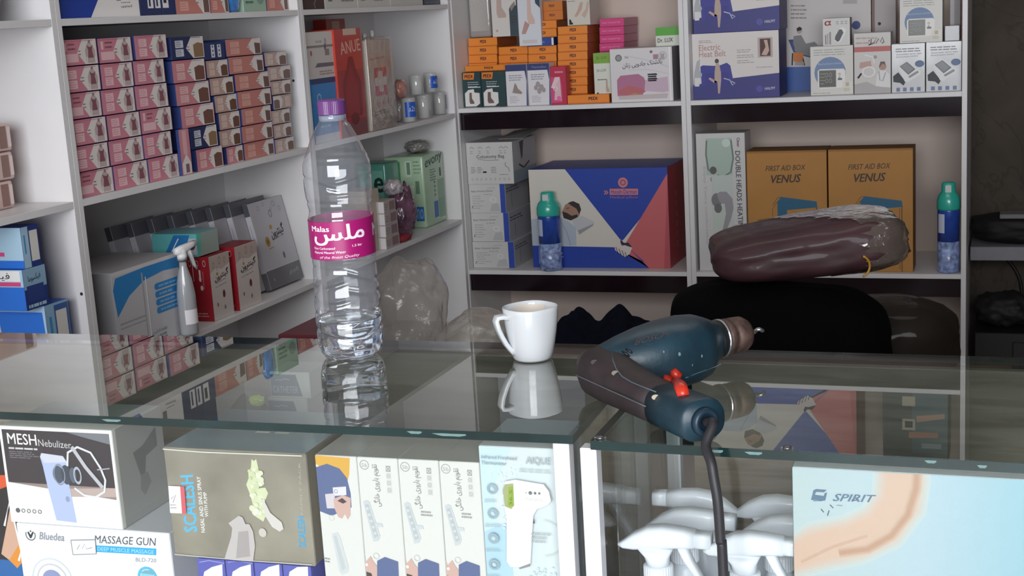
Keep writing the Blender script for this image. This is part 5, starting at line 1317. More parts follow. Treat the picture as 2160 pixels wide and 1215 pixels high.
# ================================================================== INSIDE THE LEFT CASE
cz = 0.6555
WB = M('#eceae6', .4)
# massage gun box carries the nebulizer box
m0 = cart_case(.028, (34, 1100), (357, 1126), 1112, .17, M('#eceef2', .4), z0=cz, z1=None)
o_ = CL + DL * .028
ztop = onP(200, 1113, o_, DL).z
a = onP(34, 1100, o_, DL); b = onP(357, 1126, o_, DL)
m0 = Carton((a.x, a.y, cz + .0003), TH, (b - a).dot(UL), .17, ztop - cz - .0008, M('#dfe2e8', .42), bev=.0012); F = m0.front
F.fill(M('#e9ecf2', .38))
GR = M('#63666c', .5); SKY = M('#2fa4dc', .45)
F.text('MASSAGE GUN', (200, 1145), (328, 1151), (201, 1129), M('#4d5158', .5), .012); F.poly([(203, 1150), (330, 1157), (330, 1171), (203, 1164)], SKY); F.text('DEEP MUSCLE MASSAGE', (206, 1161), (325, 1168.5), (206, 1153), M('#9fd8f4', .45), .012); F.text('BLD-720', (287, 1184), (330, 1186), (287, 1176), M('#8b9097', .5), .012)
F.text('Bluedea', (84, 1137), (136, 1141), (85, 1122), M('#8e8f97', .5), .03); F.text('Bluedea', (84, 1137), (110, 1138.6), (85, 1122), M('#6d6f78', .5), .0) if False else None
F.poly([(64, 1135), (58, 1122), (61, 1121), (65, 1128), (69, 1121), (72, 1122), (67, 1135)], M('#2c2f35', .5)); F.ring((65, 1128), 11, .16, M('#44474d', .5), a0=.42, a1=1.08); F.circ((65, 1120), 1.6, INK)
F.ring((112, 1225), 45, .07, M('#d0d2d8', .4)); F.ring((112, 1225), 34, .08, M('#c3c5cc', .4)); F.circ((112, 1225), 22, M('#8b93bb', .4)); F.circ((112, 1228), 12, M('#5b628a', .4))
F.ring((312, 1217), 21, .25, M('#58b6d8', .4)); F.circ((312, 1217), 14, M('#8fc7db', .4)); F.poly([(296, 1208), (306, 1202), (322, 1203), (328, 1212)], M('#6fa9bd', .4))
mg = m0.loc(); root = m0.done('massage_gun_box', 'white massage gun box standing under the nebulizer box', 'box')
st_ = Face(type('X', (), {'mb': MB()})(), m0.front.o, m0.front.u, m0.front.v, m0.front.w, m0.front.h); st_.k = 24
st_.poly([(150, 1138), (203, 1137), (205, 1168), (155, 1170)], M('#7d8288', .5)); st_.poly([(152, 1139.5), (201.5, 1138.5), (203.5, 1166.5), (156.5, 1168.3)], M('#f0f1f3', .45)); st_.stroke([(164, 1158), (170, 1148), (175, 1156), (180, 1146), (184, 1157), (196, 1154)], 1.2, M('#6d7278', .5))
q = st_.b.mb.build('price_sticker', root); q['label'] = 'white price sticker with a scribbled number'
# nebulizer box
zt_ = onP(120, 903, o_, DL).z
zt_ = min(zt_, ZT - .0135)
a = onP(9, 990, o_, DL); b = onP(246, 1000, o_, DL)
c = Carton((a.x, a.y, ztop), TH, (b - a).dot(UL) * 1.0, .105, zt_ - ztop, M('#d9d9d4', .45), bev=.001); F = c.front
F.fill(M('#e9e7e4', .38)); F.rect(.025, .42, .975, .965, M('#3a3338', .35)); F.poly([(.025, .42), (.975, .42), (.975, .30), (.025, .42)], M('#8f7f7c', .4)); F.poly([(.03, .40), (.40, .33), (.97, .28), (.97, .03), (.03, .03)], M('#efeee8', .38)); F.poly([(.45, .38), (.975, .42), (.975, .33), (.5, .30)], M('#b7a39c', .4)); F.poly([(.6, .965), (.975, .965), (.975, .86), (.75, .92)], M('#77787f', .3))
F.text('MESH', (.07, .82), (.33, .815), (.07, .93), WHT, .01); F.text('Nebulizer', (.345, .81), (.635, .80), (.345, .88), M('#c9c5c6', .5)); F.lines((.07, .79), (.33, .79), (.07, .76), 1, M('#c9c5c6', .5), .6, 2, .0); F.lines((.07, .75), (.34, .75), (.07, .67), 4, M('#7d777b', .5), .4, 5)
F.poly([(.345, .70), (.36, .74), (.55, .72), (.58, .66), (.56, .6), (.58, .36), (.60, .04), (.42, .05), (.38, .38), (.36, .60)], M('#aebadd', .35)); F.poly([(.345, .70), (.36, .74), (.55, .72), (.58, .66), (.38, .64)], M('#c9cbd8', .35)); F.circ((.545, .28), .03, M('#8d97b8', .4), .8)
F.circ((.49, .53), .09, M('#4c5261', .35), .7); F.circ((.56, .53), .10, M('#3f4450', .35), .6); F.circ((.62, .53), .08, M('#59606e', .35), .5); F.ring((.66, .53), .09, .3, M('#a9b2c0', .35), .5); F.ring((.50, .53), .11, .15, M('#8790a0', .35), .6)
F.stroke([(.58, .62), (.60, .76), (.69, .82), (.80, .77), (.87, .62), (.90, .5), (.88, .38), (.80, .32), (.70, .33), (.62, .40)], .022, M('#d9dade', .35)); F.stroke([(.64, .82), (.74, .62), (.87, .42)], .04, M('#b9b7be', .35)); F.stroke([(.84, .6), (.95, .62)], .012, M('#a9aab2', .4))
for i, x in enumerate((.08, .13, .18, .23, .28)): F.ring((x, .13), .022, .35, M('#77787a', .5)) if i else F.circ((x, .13), .025, M('#5a5b60', .5))
R_ = c.right; R_.fill(M('#a9aaa8', .45)); R_.rect(0, 0, .06, 1, M('#e4e3df', .4)); R_.poly([(.35, .68), (.55, .70), (.85, .82), (.85, .62), (.6, .58), (.55, .42), (.45, .42)], M('#7f8180', .5)); R_.poly([(.45, .42), (.6, .42), (.65, .3), (.5, .2), (.42, .28)], M('#919391', .5))
c.done('nebulizer_box', 'black and white mesh nebulizer box on top of the massage gun box', 'box')
# dark box at the picture edge
a = onP(-90, 1000, o_, DL); b = onP(27, 1080, o_, DL)
c = Carton((a.x, a.y + .012, cz + .0003), TH, (b - a).dot(UL) - .004, .14, onP(10, 955, o_, DL).z - cz, M('#221b1f', .4)); F = c.front
F.rect(0, 0, 1, .42, M('#1f5fa0', .4)); F.poly([(.6, .78), (.98, .82), (.98, .87), (.6, .86)], M('#d0522a', .4)); F.poly([(.55, .45), (.9, .72), (.99, .45), (.8, .40)], M('#caa08a', .4)); F.poly([(.7, .42), (.99, .52), (.99, .42), (.85, .38)], M('#d98a30', .4)); F.stroke([(.7, .6), (.88, .73), (.985, .47), (.9, .42)], .012, WHT)
c.done('dark_carton', 'dark carton with orange and blue print at the left picture edge in the case', 'box')
# shrink wrapped nasal spray box
zb_ = onP(500, 1182, o_, DL).z
a = onP(358, 1060, o_, DL); b = onP(655, 1070, o_, DL); zt_ = onP(500, 950, o_, DL).z
BRB = M('#8d8779', .3, coat=.9, var=.18, vscale=9)
c = Carton((a.x, a.y, zb_), TH, (b - a).dot(UL), .155, zt_ - zb_, BRB, bev=.0015); F = c.front
F.fill(M('#8f897b', .28, coat=.9, var=.28, vscale=11, bump=.06, bscale=18))
F.text('SCALESH', (416, 1121), (407, 1002), (390, 1122), M('#55b3dd', .4), .03); F.text('NASAL AND SINUS SPRAY', (433, 1123), (423, 1005), (425, 1123), WHT, .012); F.text('WITH PUMP', (440, 1090), (436, 1038), (433, 1090), WHT, .012)
F.text('SCALESH', (646, 1154), (642, 1089), (631, 1154), M('#3f9fce', .4), .03); F.text('FAMILY PACK', (640, 1085), (634, 975), (635, 1085), M('#a9a79d', .4))
GRN2 = M('#cdd3ae', .45); r2 = random.Random(5)
F.poly([(531, 968), (536, 972), (541, 968), (546, 990), (550, 1010), (545, 1030), (560, 1028), (566, 1040), (558, 1060), (562, 1085), (556, 1100), (535, 1086), (533, 1060), (527, 1040), (520, 1022), (525, 1008), (524, 994), (530, 986)], GRN2)
for i in range(34):
    q = r2.random(); F.circ((526 + 26 * r2.random() + 8 * q, 992 + 92 * q), 3 + 4 * r2.random(), M(['#d3d7b8', '#c4cda0', '#dcdcc8'][i % 3], .5), n=9)
F.poly([(552, 1050), (560, 1056), (572, 1080), (596, 1100), (600, 1114), (592, 1120), (576, 1110), (562, 1088)], M('#cfc9c4', .45)); F.poly([(484, 1102), (506, 1086), (514, 1090), (520, 1104), (528, 1104), (536, 1120), (540, 1150), (536, 1182), (476, 1176), (490, 1130), (492, 1112)], M('#bdb6b4', .5)); F.poly([(505, 1120), (526, 1118), (530, 1172), (500, 1176)], M('#a49c9c', .5)); F.circ((556, 1122), 9, M('#c6bfb8', .45), .9)
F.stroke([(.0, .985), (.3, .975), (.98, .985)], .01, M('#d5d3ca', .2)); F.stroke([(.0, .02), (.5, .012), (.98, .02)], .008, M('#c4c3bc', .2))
c.top.fill(M('#8fa3ad', .15, coat=1.0, bump=.1, bscale=10))
for x in (.46, .60): c.top.rect(x, .42, x + .1, .46, WHT)
cs = c
root = c.done('nasal_spray_box', 'shrink wrapped grey brown nasal spray box with a flower pictured, standing on the blue packs', 'box')
st_ = Face(type('X', (), {'mb': MB()})(), cs.front.o, cs.front.u, cs.front.v, cs.front.w, cs.front.h); st_.k = 60
st_.poly([(358, 1023), (383, 1024), (387, 1081), (362, 1080)], M('#eee9e8', .4)); st_.poly([(383, 1024), (392, 1025), (396, 1082), (387, 1081)], M('#d3606a', .4)); st_.stroke([(364, 1050), (374, 1042), (368, 1058)], 1.5, M('#8b8a98', .5)); st_.lines((362, 1060), (380, 1060), (363, 1072), 2, M('#a5a0a8', .5), .4)
q = st_.b.mb.build('price_sticker', root); q['label'] = 'white and red price sticker'
# blue packs with white petals under it
xs_ = [417, 477, 537, 597, 658]
for i in range(4):
    a = onP(xs_[i], 1200, o_, DL); b = onP(xs_[i + 1], 1200, o_, DL)
    c = Carton((a.x, a.y, cz + .0003), TH, (b - a).dot(UL) - .0008, .12, zb_ - cz - .0008, M('#4d51a0', .25, coat=.7), bev=.004, seg=2); F = c.front
    F.fill(M('#5a5eb0', .25, coat=.7)); x0 = xs_[i]
    F.poly([(x0 + 8, 1240), (x0 + 14, 1206), (x0 + 30, 1196), (x0 + 52, 1190), (x0 + 54, 1240)], M('#e6e8f4', .3))
    F.stroke([(x0 + 4, 1186), (x0 + 24, 1182), (x0 + 56, 1188)], 1.5, M('#9ea2d6', .2))
    c.done('blue_pack', f'glossy blue pack with a white petal, {["leftmost", "second from the left", "third from the left", "rightmost"][i]} under the nasal spray box', 'pack', 'blue packs under the nasal spray box')
# four test boxes
ovx = [664.5, 752.5, 838.5, 924.5, 1010]
NVB = M('#5a678f', .4); HND = M('#c9a69c', .5)
for i in range(4):
    a = onP(ovx[i] + 3, 1000, o_, DL); b = onP(ovx[i + 1] + 3, 1000, o_, DL); zt_ = onP((ovx[i] + ovx[i + 1]) / 2, 962 + 4.2 * i, o_, DL).z
    c = Carton((a.x, a.y, cz + .0003), TH, (b - a).dot(UL) - .0006, .085, zt_ - cz, M('#d9d8d2', .35, coat=.4), bev=.001); F = c.front
    F.fill(M('#d9d8d4', .33, coat=.3)); x0 = ovx[i]
    dy = 4.2 * i; dx = 4
    if i == 0:
        F.poly([(664, 960), (738, 966), (737, 1000), (730, 1030), (700, 1000), (664, 978)], M('#d6a548', .4))
        F.poly([(664, 985), (690, 978), (716, 988), (732, 1008), (740, 1040), (742, 1070), (700, 1088), (672, 1078), (664, 1060)], NVB)
        F.poly([(702, 1028), (730, 1026), (731, 1044), (704, 1046)], M('#d9d6dc', .4)); F.ring((709, 1036), 4, .3, M('#8b8d9c', .4)); F.poly([(686, 1042), (706, 1040), (708, 1072), (690, 1072)], M('#cdc5c9', .4))
        F.poly([(704, 1052), (724, 1044), (740, 1050), (740, 1086), (734, 1096), (728, 1084), (722, 1094), (714, 1090), (706, 1072)], HND); F.poly([(712, 1056), (722, 1050), (732, 1058), (724, 1062)], M('#4a3f42', .4)); F.ring((700, 1092), 6, .2, M('#c9c6c2', .4))
        F.poly([(700, 1126), (712, 1122), (718, 1132), (736, 1196), (734, 1208), (722, 1212), (716, 1204)], M('#c9cccd', .4)); F.poly([(704, 1130), (710, 1128), (730, 1198), (722, 1204)], M('#bcc0c2', .4)); F.lines((672, 1172), (698, 1176), (673, 1184), 2, M('#8f8e8c', .5), .5, 1)
    else:
        F.ring((x0 + 16, 976 + dy), 10, .16, M('#9a9994', .4)); F.text('Sib', (x0 + 10, 980 + dy), (x0 + 22, 981 + dy), (x0 + 10, 972 + dy), M('#9a9994', .5))
        for k_ in range(4):
            yy = 978 + dy + 15 * k_; xx = x0 + 61 + k_ * 1.1
            F.poly([(xx, yy), (xx + 10, yy + .6), (xx + 10.6, yy + 13), (xx + .6, yy + 12.4)], M('#9d9c9a', .45) if k_ == 0 else M('#c9c8c4', .45)); F.rect(xx, yy, xx, yy, WHT) if False else None
            F.ring((xx + 5.2, yy + 6.5), 3.5, .25, M('#e6e5e1', .4) if k_ == 0 else M('#9d9c9a', .45))
        F.text(fa('تقویم باروری خانگی'), (x0 + 50, 1064 + dy), (x0 + 42, 975 + dy), (x0 + 37, 1064 + dy), M('#8e8d89', .5), .015)
        F.poly([(x0 + 14, 1054 + dy), (x0 + 20, 1050 + dy), (x0 + 27, 1053 + dy), (x0 + 50, 1126 + dy), (x0 + 46, 1136 + dy), (x0 + 36, 1138 + dy)], M('#c3c7c9', .4)); F.poly([(x0 + 18, 1060 + dy), (x0 + 25, 1058 + dy), (x0 + 46, 1126 + dy), (x0 + 38, 1130 + dy)], M('#b3b8bb', .4))
        for k_ in range(5): F.circ((x0 + 23 + 4.2 * k_, 1068 + dy + 13 * k_), 3, M('#c9cdcf', .4), n=10)
        F.poly([(x0 + 38, 1098 + dy), (x0 + 54, 1100 + dy), (x0 + 56, 1107 + dy), (x0 + 42, 1107 + dy)], M('#c6cacc', .4))
        if i > 1: F.lines((x0 + 50, 1067 + dy), (x0 + 76, 1069 + dy), (x0 + 50, 1080 + dy), 2, M('#9b9a98', .5), .5, i)
        F.poly([(x0 + 44, 1178 + dy), (x0 + 60, 1170 + dy), (x0 + 88, 1180 + dy), (x0 + 90, 1225 + dy), (x0 + 44, 1225 + dy)], NVB)
        F.poly([(x0 + 8, 1172 + dy), (x0 + 14, 1166 + dy), (x0 + 20, 1180 + dy), (x0 + 30, 1168 + dy), (x0 + 36, 1180 + dy), (x0 + 44, 1190 + dy), (x0 + 44, 1225 + dy), (x0 + 10, 1225 + dy)], HND); F.poly([(x0 + 16, 1200 + dy), (x0 + 32, 1204 + dy), (x0 + 36, 1218 + dy), (x0 + 22, 1212 + dy)], M('#4a3f42', .4)); F.circ((x0 + 22, 1186 + dy), 3, WHT); F.ring((x0 + 42, 1168 + dy), 6.5, .2, M('#c9c6c2', .4)); F.rect(.5, .0, .5, .0, WHT) if False else None
    c.top.fill(M('#b5b3ab', .35, coat=.4))
    c.done('test_kit_box', ['white test kit box with an orange and navy top, leftmost of the four', 'white test kit box second from the left, next to the one with the orange top', 'white test kit box third from the left of the four', 'white test kit box beside the thermometer box'][i], 'box', 'white test kit boxes in the case')
# thermometer box
a = onP(1013, 1000, o_, DL); b = onP(1176, 1000, o_, DL); zt_ = min(onP(1090, 944, o_, DL).z, ZT - .0125)
c = Carton((a.x, a.y, cz + .0003), TH, (b - a).dot(UL), .10, zt_ - cz, M('#d3dadb', .35), bev=.001); F = c.front
F.fill(M('#cfd8db', .33)); F.poly([(1008, 938), (1078, 940), (1060, 990), (1040, 1030), (1050, 1100), (1075, 1220), (1005, 1225)], M('#c3d9e2', .35)); F.poly([(1010, 1120), (1072, 1100), (1085, 1225), (1010, 1225)], M('#aecddb', .35))
for i in range(60):
    q = r2.random(); w = r2.random(); F.circ((1030 + 66 * q + 8 * w, 966 + 60 * w - 22 * q), 2.6, M('#d5e3e8', .4), .9, n=6) if i < 34 else F.circ((1062 + 14 * q, 1030 + 90 * w), 2.4, M('#d5e3e8', .4), n=6)
for i in range(26): F.circ((1115 + 60 * r2.random(), 1196 + 30 * r2.random()), 2.2, M('#c6dae2', .4), n=6)
F.text('Infrared Forehead', (1018, 964), (1092, 968), (1018, 957), M('#8c9a9e', .5), .012); F.text('Thermometer', (1018, 976), (1071, 979), (1018, 969), M('#8c9a9e', .5), .012); F.text('AIQUE', (1112, 975), (1163, 978), (1112, 961), M('#a9b3b6', .5), .03); F.lines((1098, 984), (1166, 988), (1098, 994), 2, M('#b0babd', .5), .3, 3, .1)
for (y, k_) in ((1028, 0), (1080, 1), (1132, 2), (1187, 3)):
    x = 1041 + (y - 1028) * .03
    F.ring((x, y), 11, .35, M('#94aab4', .45)) if k_ != 2 else F.circ((x, y), 11, M('#94aab4', .45))
    F.circ((x, y), 4, M('#b9cdd6', .4)); F.lines((x - 16, y + 21), (x + 18, y + 21), (x - 16, y + 29), 2, M('#9fb2ba', .5), .35, k_)
BG = M('#e0dedd', .35)
F.poly([(1066, 1024), (1068, 1012), (1090, 1008), (1150, 1018), (1160, 1030), (1166, 1052), (1158, 1062), (1136, 1070), (1128, 1084), (1122, 1186), (1116, 1192), (1080, 1192), (1072, 1180), (1072, 1090), (1066, 1060)], BG); F.poly([(1094, 1012), (1150, 1020), (1156, 1058), (1094, 1068)], M('#f0eeec', .3)); F.poly([(1064, 1030), (1068, 1018), (1086, 1016), (1088, 1062), (1082, 1070), (1068, 1064)], M('#a3a878', .4)); F.poly([(1076, 1024), (1086, 1022), (1087, 1064), (1074, 1066)], M('#8fa83f', .4)); F.text('36.5', (1084, 1062), (1084, 1030), (1078, 1062), M('#6c8528', .4), .02)
for x, r_ in ((1122, 4), (1132, 3), (1141, 2.6), (1113, 1.2)): F.circ((x, 1036 + (x - 1122) * .05), r_, M('#6b6d70', .5), n=12)
F.lines((1112, 1045), (1154, 1049), (1112, 1051), 2, M('#b9b7b6', .5), .3, 7); F.poly([(1098, 1193), (1122, 1184), (1122, 1190), (1100, 1196)], M('#8b8a8c', .5)); F.poly([(1128, 1100), (1134, 1068), (1130, 1090), (1132, 1100)], M('#4f4f68', .4)); F.stroke([(1150, 1016), (1162, 1032), (1167, 1054)], 2, GREYT)
F.ring((1152, 1132), 38, .04, M('#c3cbcd', .4), a0=-.25, a1=.25); F.lines((1124, 1118), (1168, 1120), (1124, 1142), 3, M('#a7adaf', .5), .35, 6)
c.right.fill(M('#b9bec0', .4)); c.top.fill(M('#d4d9d9', .4)); c.top.stroke([(.2, .5), (.7, .45)], .01, GREYT)
c.done('thermometer_box', 'pale blue thermometer box beside the white post of the left case', 'box')
# boxes seen through the glass top
for i in range(3):
    o2 = CL + DL * .295
    zc_ = [.835, .872, .909][i]
    a = onP(557 + 4 * (2 - i), 780, o2, DL); 
    x_ = a + Vector((0, 0, 0))
    ul = onP([575, 562, 566][i], [880, 825, 768][i], o2, DL); ur = onP([648, 646, 650][i], [885, 830, 772][i], o2, DL)
    base_ = CL + DL * .295
    c = Carton((ul.x, ul.y, zc_), TH, (ur - ul).dot(UL), .055, .0365, M('#d6d4ca', .45)); F = c.front
    F.poly([(.02, .08), (.02, .9), (.66, .9), (.80, .08)], M('#4f6472', .4)); F.text('CATHETER', (.06, .2), (.70, .2), (.06, .46), M('#a9b4b8', .5), .02); F.stroke([(.15, .7), (.3, .68), (.35, .74), (.5, .7)], .04, M('#a9b4b8', .5))
    c.done('catheter_box', f'small grey catheter box at the back of the left case, {["lowest", "middle", "topmost"][i]} of the three', 'box', 'catheter boxes at the back of the left case')
o2 = CL + DL * .295
ul = onP(565, 880, o2, DL)
c = Carton((ul.x, ul.y, cz + .0003), TH, .055, .055, .835 - cz - .0006, M('#8f8a80', .5)); c.done('plain_carton', 'plain grey carton under the catheter boxes at the back of the left case', 'box')
pz = onP(505, 800, CL + DL * .25, DL)
blob('olive_pouch', (pz.x, pz.y + .02, cz + .128), (.05, .03, .127), M('#4f4d2f', .25, coat=.7, bump=.5, bscale=22, var=.4, vscale=18), 'olive green plastic pouch standing left of the catheter boxes inside the case', 'pouch', 51, .12, 2.5, 2.4)
py2 = onP(548, 768, CL + DL * .24, DL)
blob('yellow_glint', (pz.x + .022, pz.y + .004, cz + .2615), (.011, .006, .0075), M('#c6d04a', .2, coat=.8), 'bright yellow highlight of the olive pouch, shaped as a small blob', 'clip', 52, .25, 2.5, 2.4)  # yellow glint of the plastic pouch, put in as a glossy blob

# ================================================================== INSIDE THE RIGHT CASE
SPW = M('#e4e9f0', .35, coat=.3)
def trigger_bottle(px, py, y, right_, label, k_):
    """px, py: image position of the top middle of the head"""
    p = onY(px, py, y); s = 1 if right_ else -1
    o = Vector((p.x, y, cz + .0003))
    r = empty('trigger_spray', o, label, 'spray bottle', 'white trigger sprays in the right case')
    zt_ = p.z
    def L(x, yy, z): return Vector((o.x + s * x, o.y + yy, zt_ + z))
    AY, AZ = Vector((0, 1, 0)), Vector((0, 0, 1))
    t = MB()
    prof = [(-.054, -.022, .003, .0015), (-.048, -.021, .007, .0045), (-.036, -.0165, .0098, .0095), (-.020, -.0115, .0115, .0125), (-.004, -.0095, .0118, .0125), (.014, -.0095, .0116, .0112), (.030, -.0100, .0112, .0096)]
    t.loft([(L(x, 0, z), AY, AZ, ry, rz, 3.2) for x, z, ry, rz in prof], SPW, 28); hdo = t.build('spray_head', r)
    t = MB(); t.loft([(L(.0302, 0, -.0102), AY, AZ, .0095, .0088, 4), (L(.047, 0, -.0108), AY, AZ, .0093, .0085, 4)], SPW, 24); t.build('nozzle', hdo)
    t = MB(); t.loft([(L(.016, 0, -.020), Vector((1, 0, 0)), AY, .006, .007, 3), (L(.022, 0, -.034), Vector((1, 0, 0)), AY, .0055, .007, 3), (L(.033, 0, -.052), Vector((1, 0, 0)), AY, .004, .0065, 3), (L(.040, 0, -.066), Vector((1, 0, 0)), AY, .003, .006, 3)], SPW, 16); t.build('trigger', hdo)
    t = MB(); t.loft([(L(-.014, 0, -.023), Vector((1, 0, 0)), AY, .020, .0105, 3), (L(-.012, 0, -.033), Vector((1, 0, 0)), AY, .0135, .0105, 2.5), (L(-.011, 0, -.041), Vector((1, 0, 0)), AY, .0125, .0125, 2)], SPW, 24); t.build('neck', r)
    fr = Matrix.Translation(L(-.011, 0, 0) * 1.0)
    t = MB(); fr.translation = Vector((L(-.011, 0, 0).x, o.y, 0))
    n = 60
    t.lathe([(.0135, zt_ - .060), (.0155, zt_ - .0585), (.0155, zt_ - .0425), (.0138, zt_ - .0410)], SPW, n, frame=fr, fn=lambda rr_, z, q: rr_ * (1 + (.03 if math.cos(q * 30) > 0 else 0) * (rr_ > .0145)), smooth=False); t.build('collar', r)
    t = MB(); t.lathe([(.001, o.z), (.024, o.z + .001), (.026, o.z + .006), (.026, zt_ - .105), (.024, zt_ - .085), (.0145, zt_ - .066), (.013, zt_ - .0605)], M('#dfe5ee', .35), 36, frame=fr); btl = t.build('bottle', r)
    t = MB(); t.lathe([(.0263, o.z + .03), (.0263, zt_ - .11)], M('#3f6ab0', .35), 36, frame=fr)
    t.build('label', btl)['label'] = 'blue wrap label'
def rowx(px, y, z): return solveX(px, y, z)
yF, yM, yB = 1.335, 1.41, 1.485
trigger_bottle(1407, 1113, yF, True, 'white trigger spray in the front row nearest the white post, nozzle to the right', 0)
trigger_bottle(1592, 1127, yF, True, 'white trigger spray in the front row touching the large pale carton', 1)
trigger_bottle(1462, 1076, yM, True, 'white trigger spray in the middle row behind the front left one, nozzle to the right', 2)
trigger_bottle(1664, 1092, yM, True, 'white trigger spray in the middle row behind the front right one', 3)
trigger_bottle(1462, 1036, yB, False, 'white trigger spray in the back row with its nozzle pointing left', 4)
trigger_bottle(1645, 1050, yB, True, 'white trigger spray in the back row half behind the large pale carton', 5)
# large pale carton
yf = 1.315
a = onY(1671, 1000, yf); b = onY(2260, 1000, yf); zt_ = min(onY(1671, 985, yf).z, ZT - .0125)
c = Carton((a.x, yf, cz + .0003), 0.0, b.x - a.x, .05, zt_ - cz, M('#bcd0d1', .35), bev=.0012); F = c.front
SP = bpy.data.materials.new('printed_gradient'); SP.use_nodes = True
nt = SP.node_tree; b_ = nt.nodes['Principled BSDF']; tc = nt.nodes.new('ShaderNodeTexCoord'); sx_ = nt.nodes.new('ShaderNodeSeparateXYZ'); nt.links.new(tc.outputs['Object'], sx_.inputs[0])
mr_ = nt.nodes.new('ShaderNodeMapRange'); mr_.inputs[1].default_value = -.12; mr_.inputs[2].default_value = .09; nt.links.new(sx_.outputs['X'], mr_.inputs[0])
cr_ = nt.nodes.new('ShaderNodeValToRGB'); cr_.color_ramp.elements[0].color = lin('#b0c1c3'); cr_.color_ramp.elements[1].color = lin('#8fb8c5'); e_ = cr_.color_ramp.elements.new(.55); e_.color = lin('#a9c0ca')
nt.links.new(mr_.outputs[0], cr_.inputs[0]); nt.links.new(cr_.outputs[0], b_.inputs['Base Color']); b_.inputs['Roughness'].default_value = .35
F.fill(SP)
# printed blurred arm: stepped tints with soft outlines
arm = [(1690, 1140), (1780, 1110), (1850, 1075), (1862, 1030), (1860, 985), (1940, 985), (1942, 1040), (1925, 1100), (1880, 1150), (1800, 1172), (1720, 1168), (1671, 1200), (1671, 1150)]
cxa, cya = 1850, 1085
tints = ['#b5c3c3', '#bbbfba', '#c0b9b0', '#c4b4a7', '#c7b09f', '#c9ac98']
mid = [(1660, 1172), (1720, 1155), (1800, 1138), (1860, 1110), (1896, 1060), (1902, 1010), (1901, 980)]
for i, tn in enumerate(tints): F.stroke(mid, 112 - 11 * i, M(tn, .35))
edge = [(1770, 1166), (1830, 1158), (1880, 1130), (1915, 1085), (1932, 1030), (1934, 982)]
for i, tn in enumerate(['#c2a793', '#bb9a83', '#b48e75']): F.stroke(edge, 22 - 7 * i, M(tn, .35))
F.stroke([(1690, 1185), (1760, 1152), (1830, 1130)], 6, M('#bfa08c', .35))
SL = M('#4d6b84', .4)
F.text('SPIRIT', (1757, 1056), (1848, 1059), (1757, 1041), SL, .02, .35)
F.poly([(1711, 1054), (1716, 1034), (1722, 1031), (1744, 1033), (1738, 1038), (1722, 1037), (1719, 1043), (1738, 1046), (1734, 1054)], SL); F.poly([(1745, 1038), (1741, 1055), (1728, 1057), (1731, 1053), (1735, 1053), (1740, 1040)], SL); F.stroke([(1716, 1056), (1730, 1055)], 2, SL)
for s_ in ([(1732, 1073), (1738, 1080)], [(1749, 1076), (1746, 1087)], [(1751, 1064), (1758, 1071)], [(1797, 1055), (1808, 1054)]): F.stroke(s_, 2, M('#3c4f5c', .5))
F.lines((1765, 1063), (1778, 1064), (1765, 1067), 1, M('#8aa', .5) if False else GREYT, .4)
F.rect(.62, 0, .75, .72, M('#c3e0e9', .35)) if False else None

c.top.fill(M('#c4cfcf', .35)); c.left.fill(M('#aeb9bb', .4))
c.done('large_pale_carton', 'large pale blue carton with a bent arm pictured in the right case', 'box')
# screws holding the right glass
for px, lab in ((1248, 'small metal glass clip at the left front corner of the right glass top'), (1650, 'small metal glass clip on the front edge of the right glass top')):
    p = onZ(px, 936 if px < 1300 else 950, ZT)
    t = MB(); x = p.x + .004; y = 1.2845 if px < 1300 else 1.283
    t.lathe([(.0001, ZT + .0032), (.0035, ZT + .003), (.0045, ZT + .0018), (.0045, ZT + .0003)][::-1], M('#77777a', .3, metal=.8), 16, frame=Matrix.Translation((x, y + .004, 0)))
    t.tube([(x - .006, y + .003, ZT + .0012), (x + .006, y + .005, ZT + .0012)], .0011, M('#b4b4b6', .3, metal=.8), 8)
    q = t.build('glass_clip', origin=(x, y + .004, ZT)); tag(q, lab, 'clip')

# ================================================================== ON THE COUNTER: BOTTLE
bo = onZ(743, 751, ZT); bo.z = ZT + .0004
Bh = .336
broot = empty('water_bottle', bo, 'clear plastic water bottle with a purple cap and a magenta label, a quarter full', 'bottle')
bfr = Matrix.Translation(bo)
RP = [(0.0, .030), (.004, .037), (.010, .0405), (.020, .0425), (.030, .0428), (.06, .0430), (.085, .0425), (.105, .0412), (.125, .0408), (.135, .0410), (.1365, .0418), (.187, .0418), (.1885, .0405), (.196, .0395), (.206, .0415), (.222, .0432), (.242, .0436), (.254, .0430), (.262, .0405), (.272, .0360), (.285, .0305), (.300, .0225), (.309, .0170), (.3135, .0152), (.316, .0150), (.326, .0148)]
def rad(z):
    for i in range(len(RP) - 1):
        if RP[i][0] <= z <= RP[i + 1][0]:
            u = (z - RP[i][0]) / (RP[i + 1][0] - RP[i][0])
            if .1365 <= z <= .187: return .0418
            u2 = u * u * (3 - 2 * u) if RP[i + 1][0] - RP[i][0] < .012 else u
            return RP[i][1] + (RP[i + 1][1] - RP[i][1]) * u2
    return RP[-1][1]
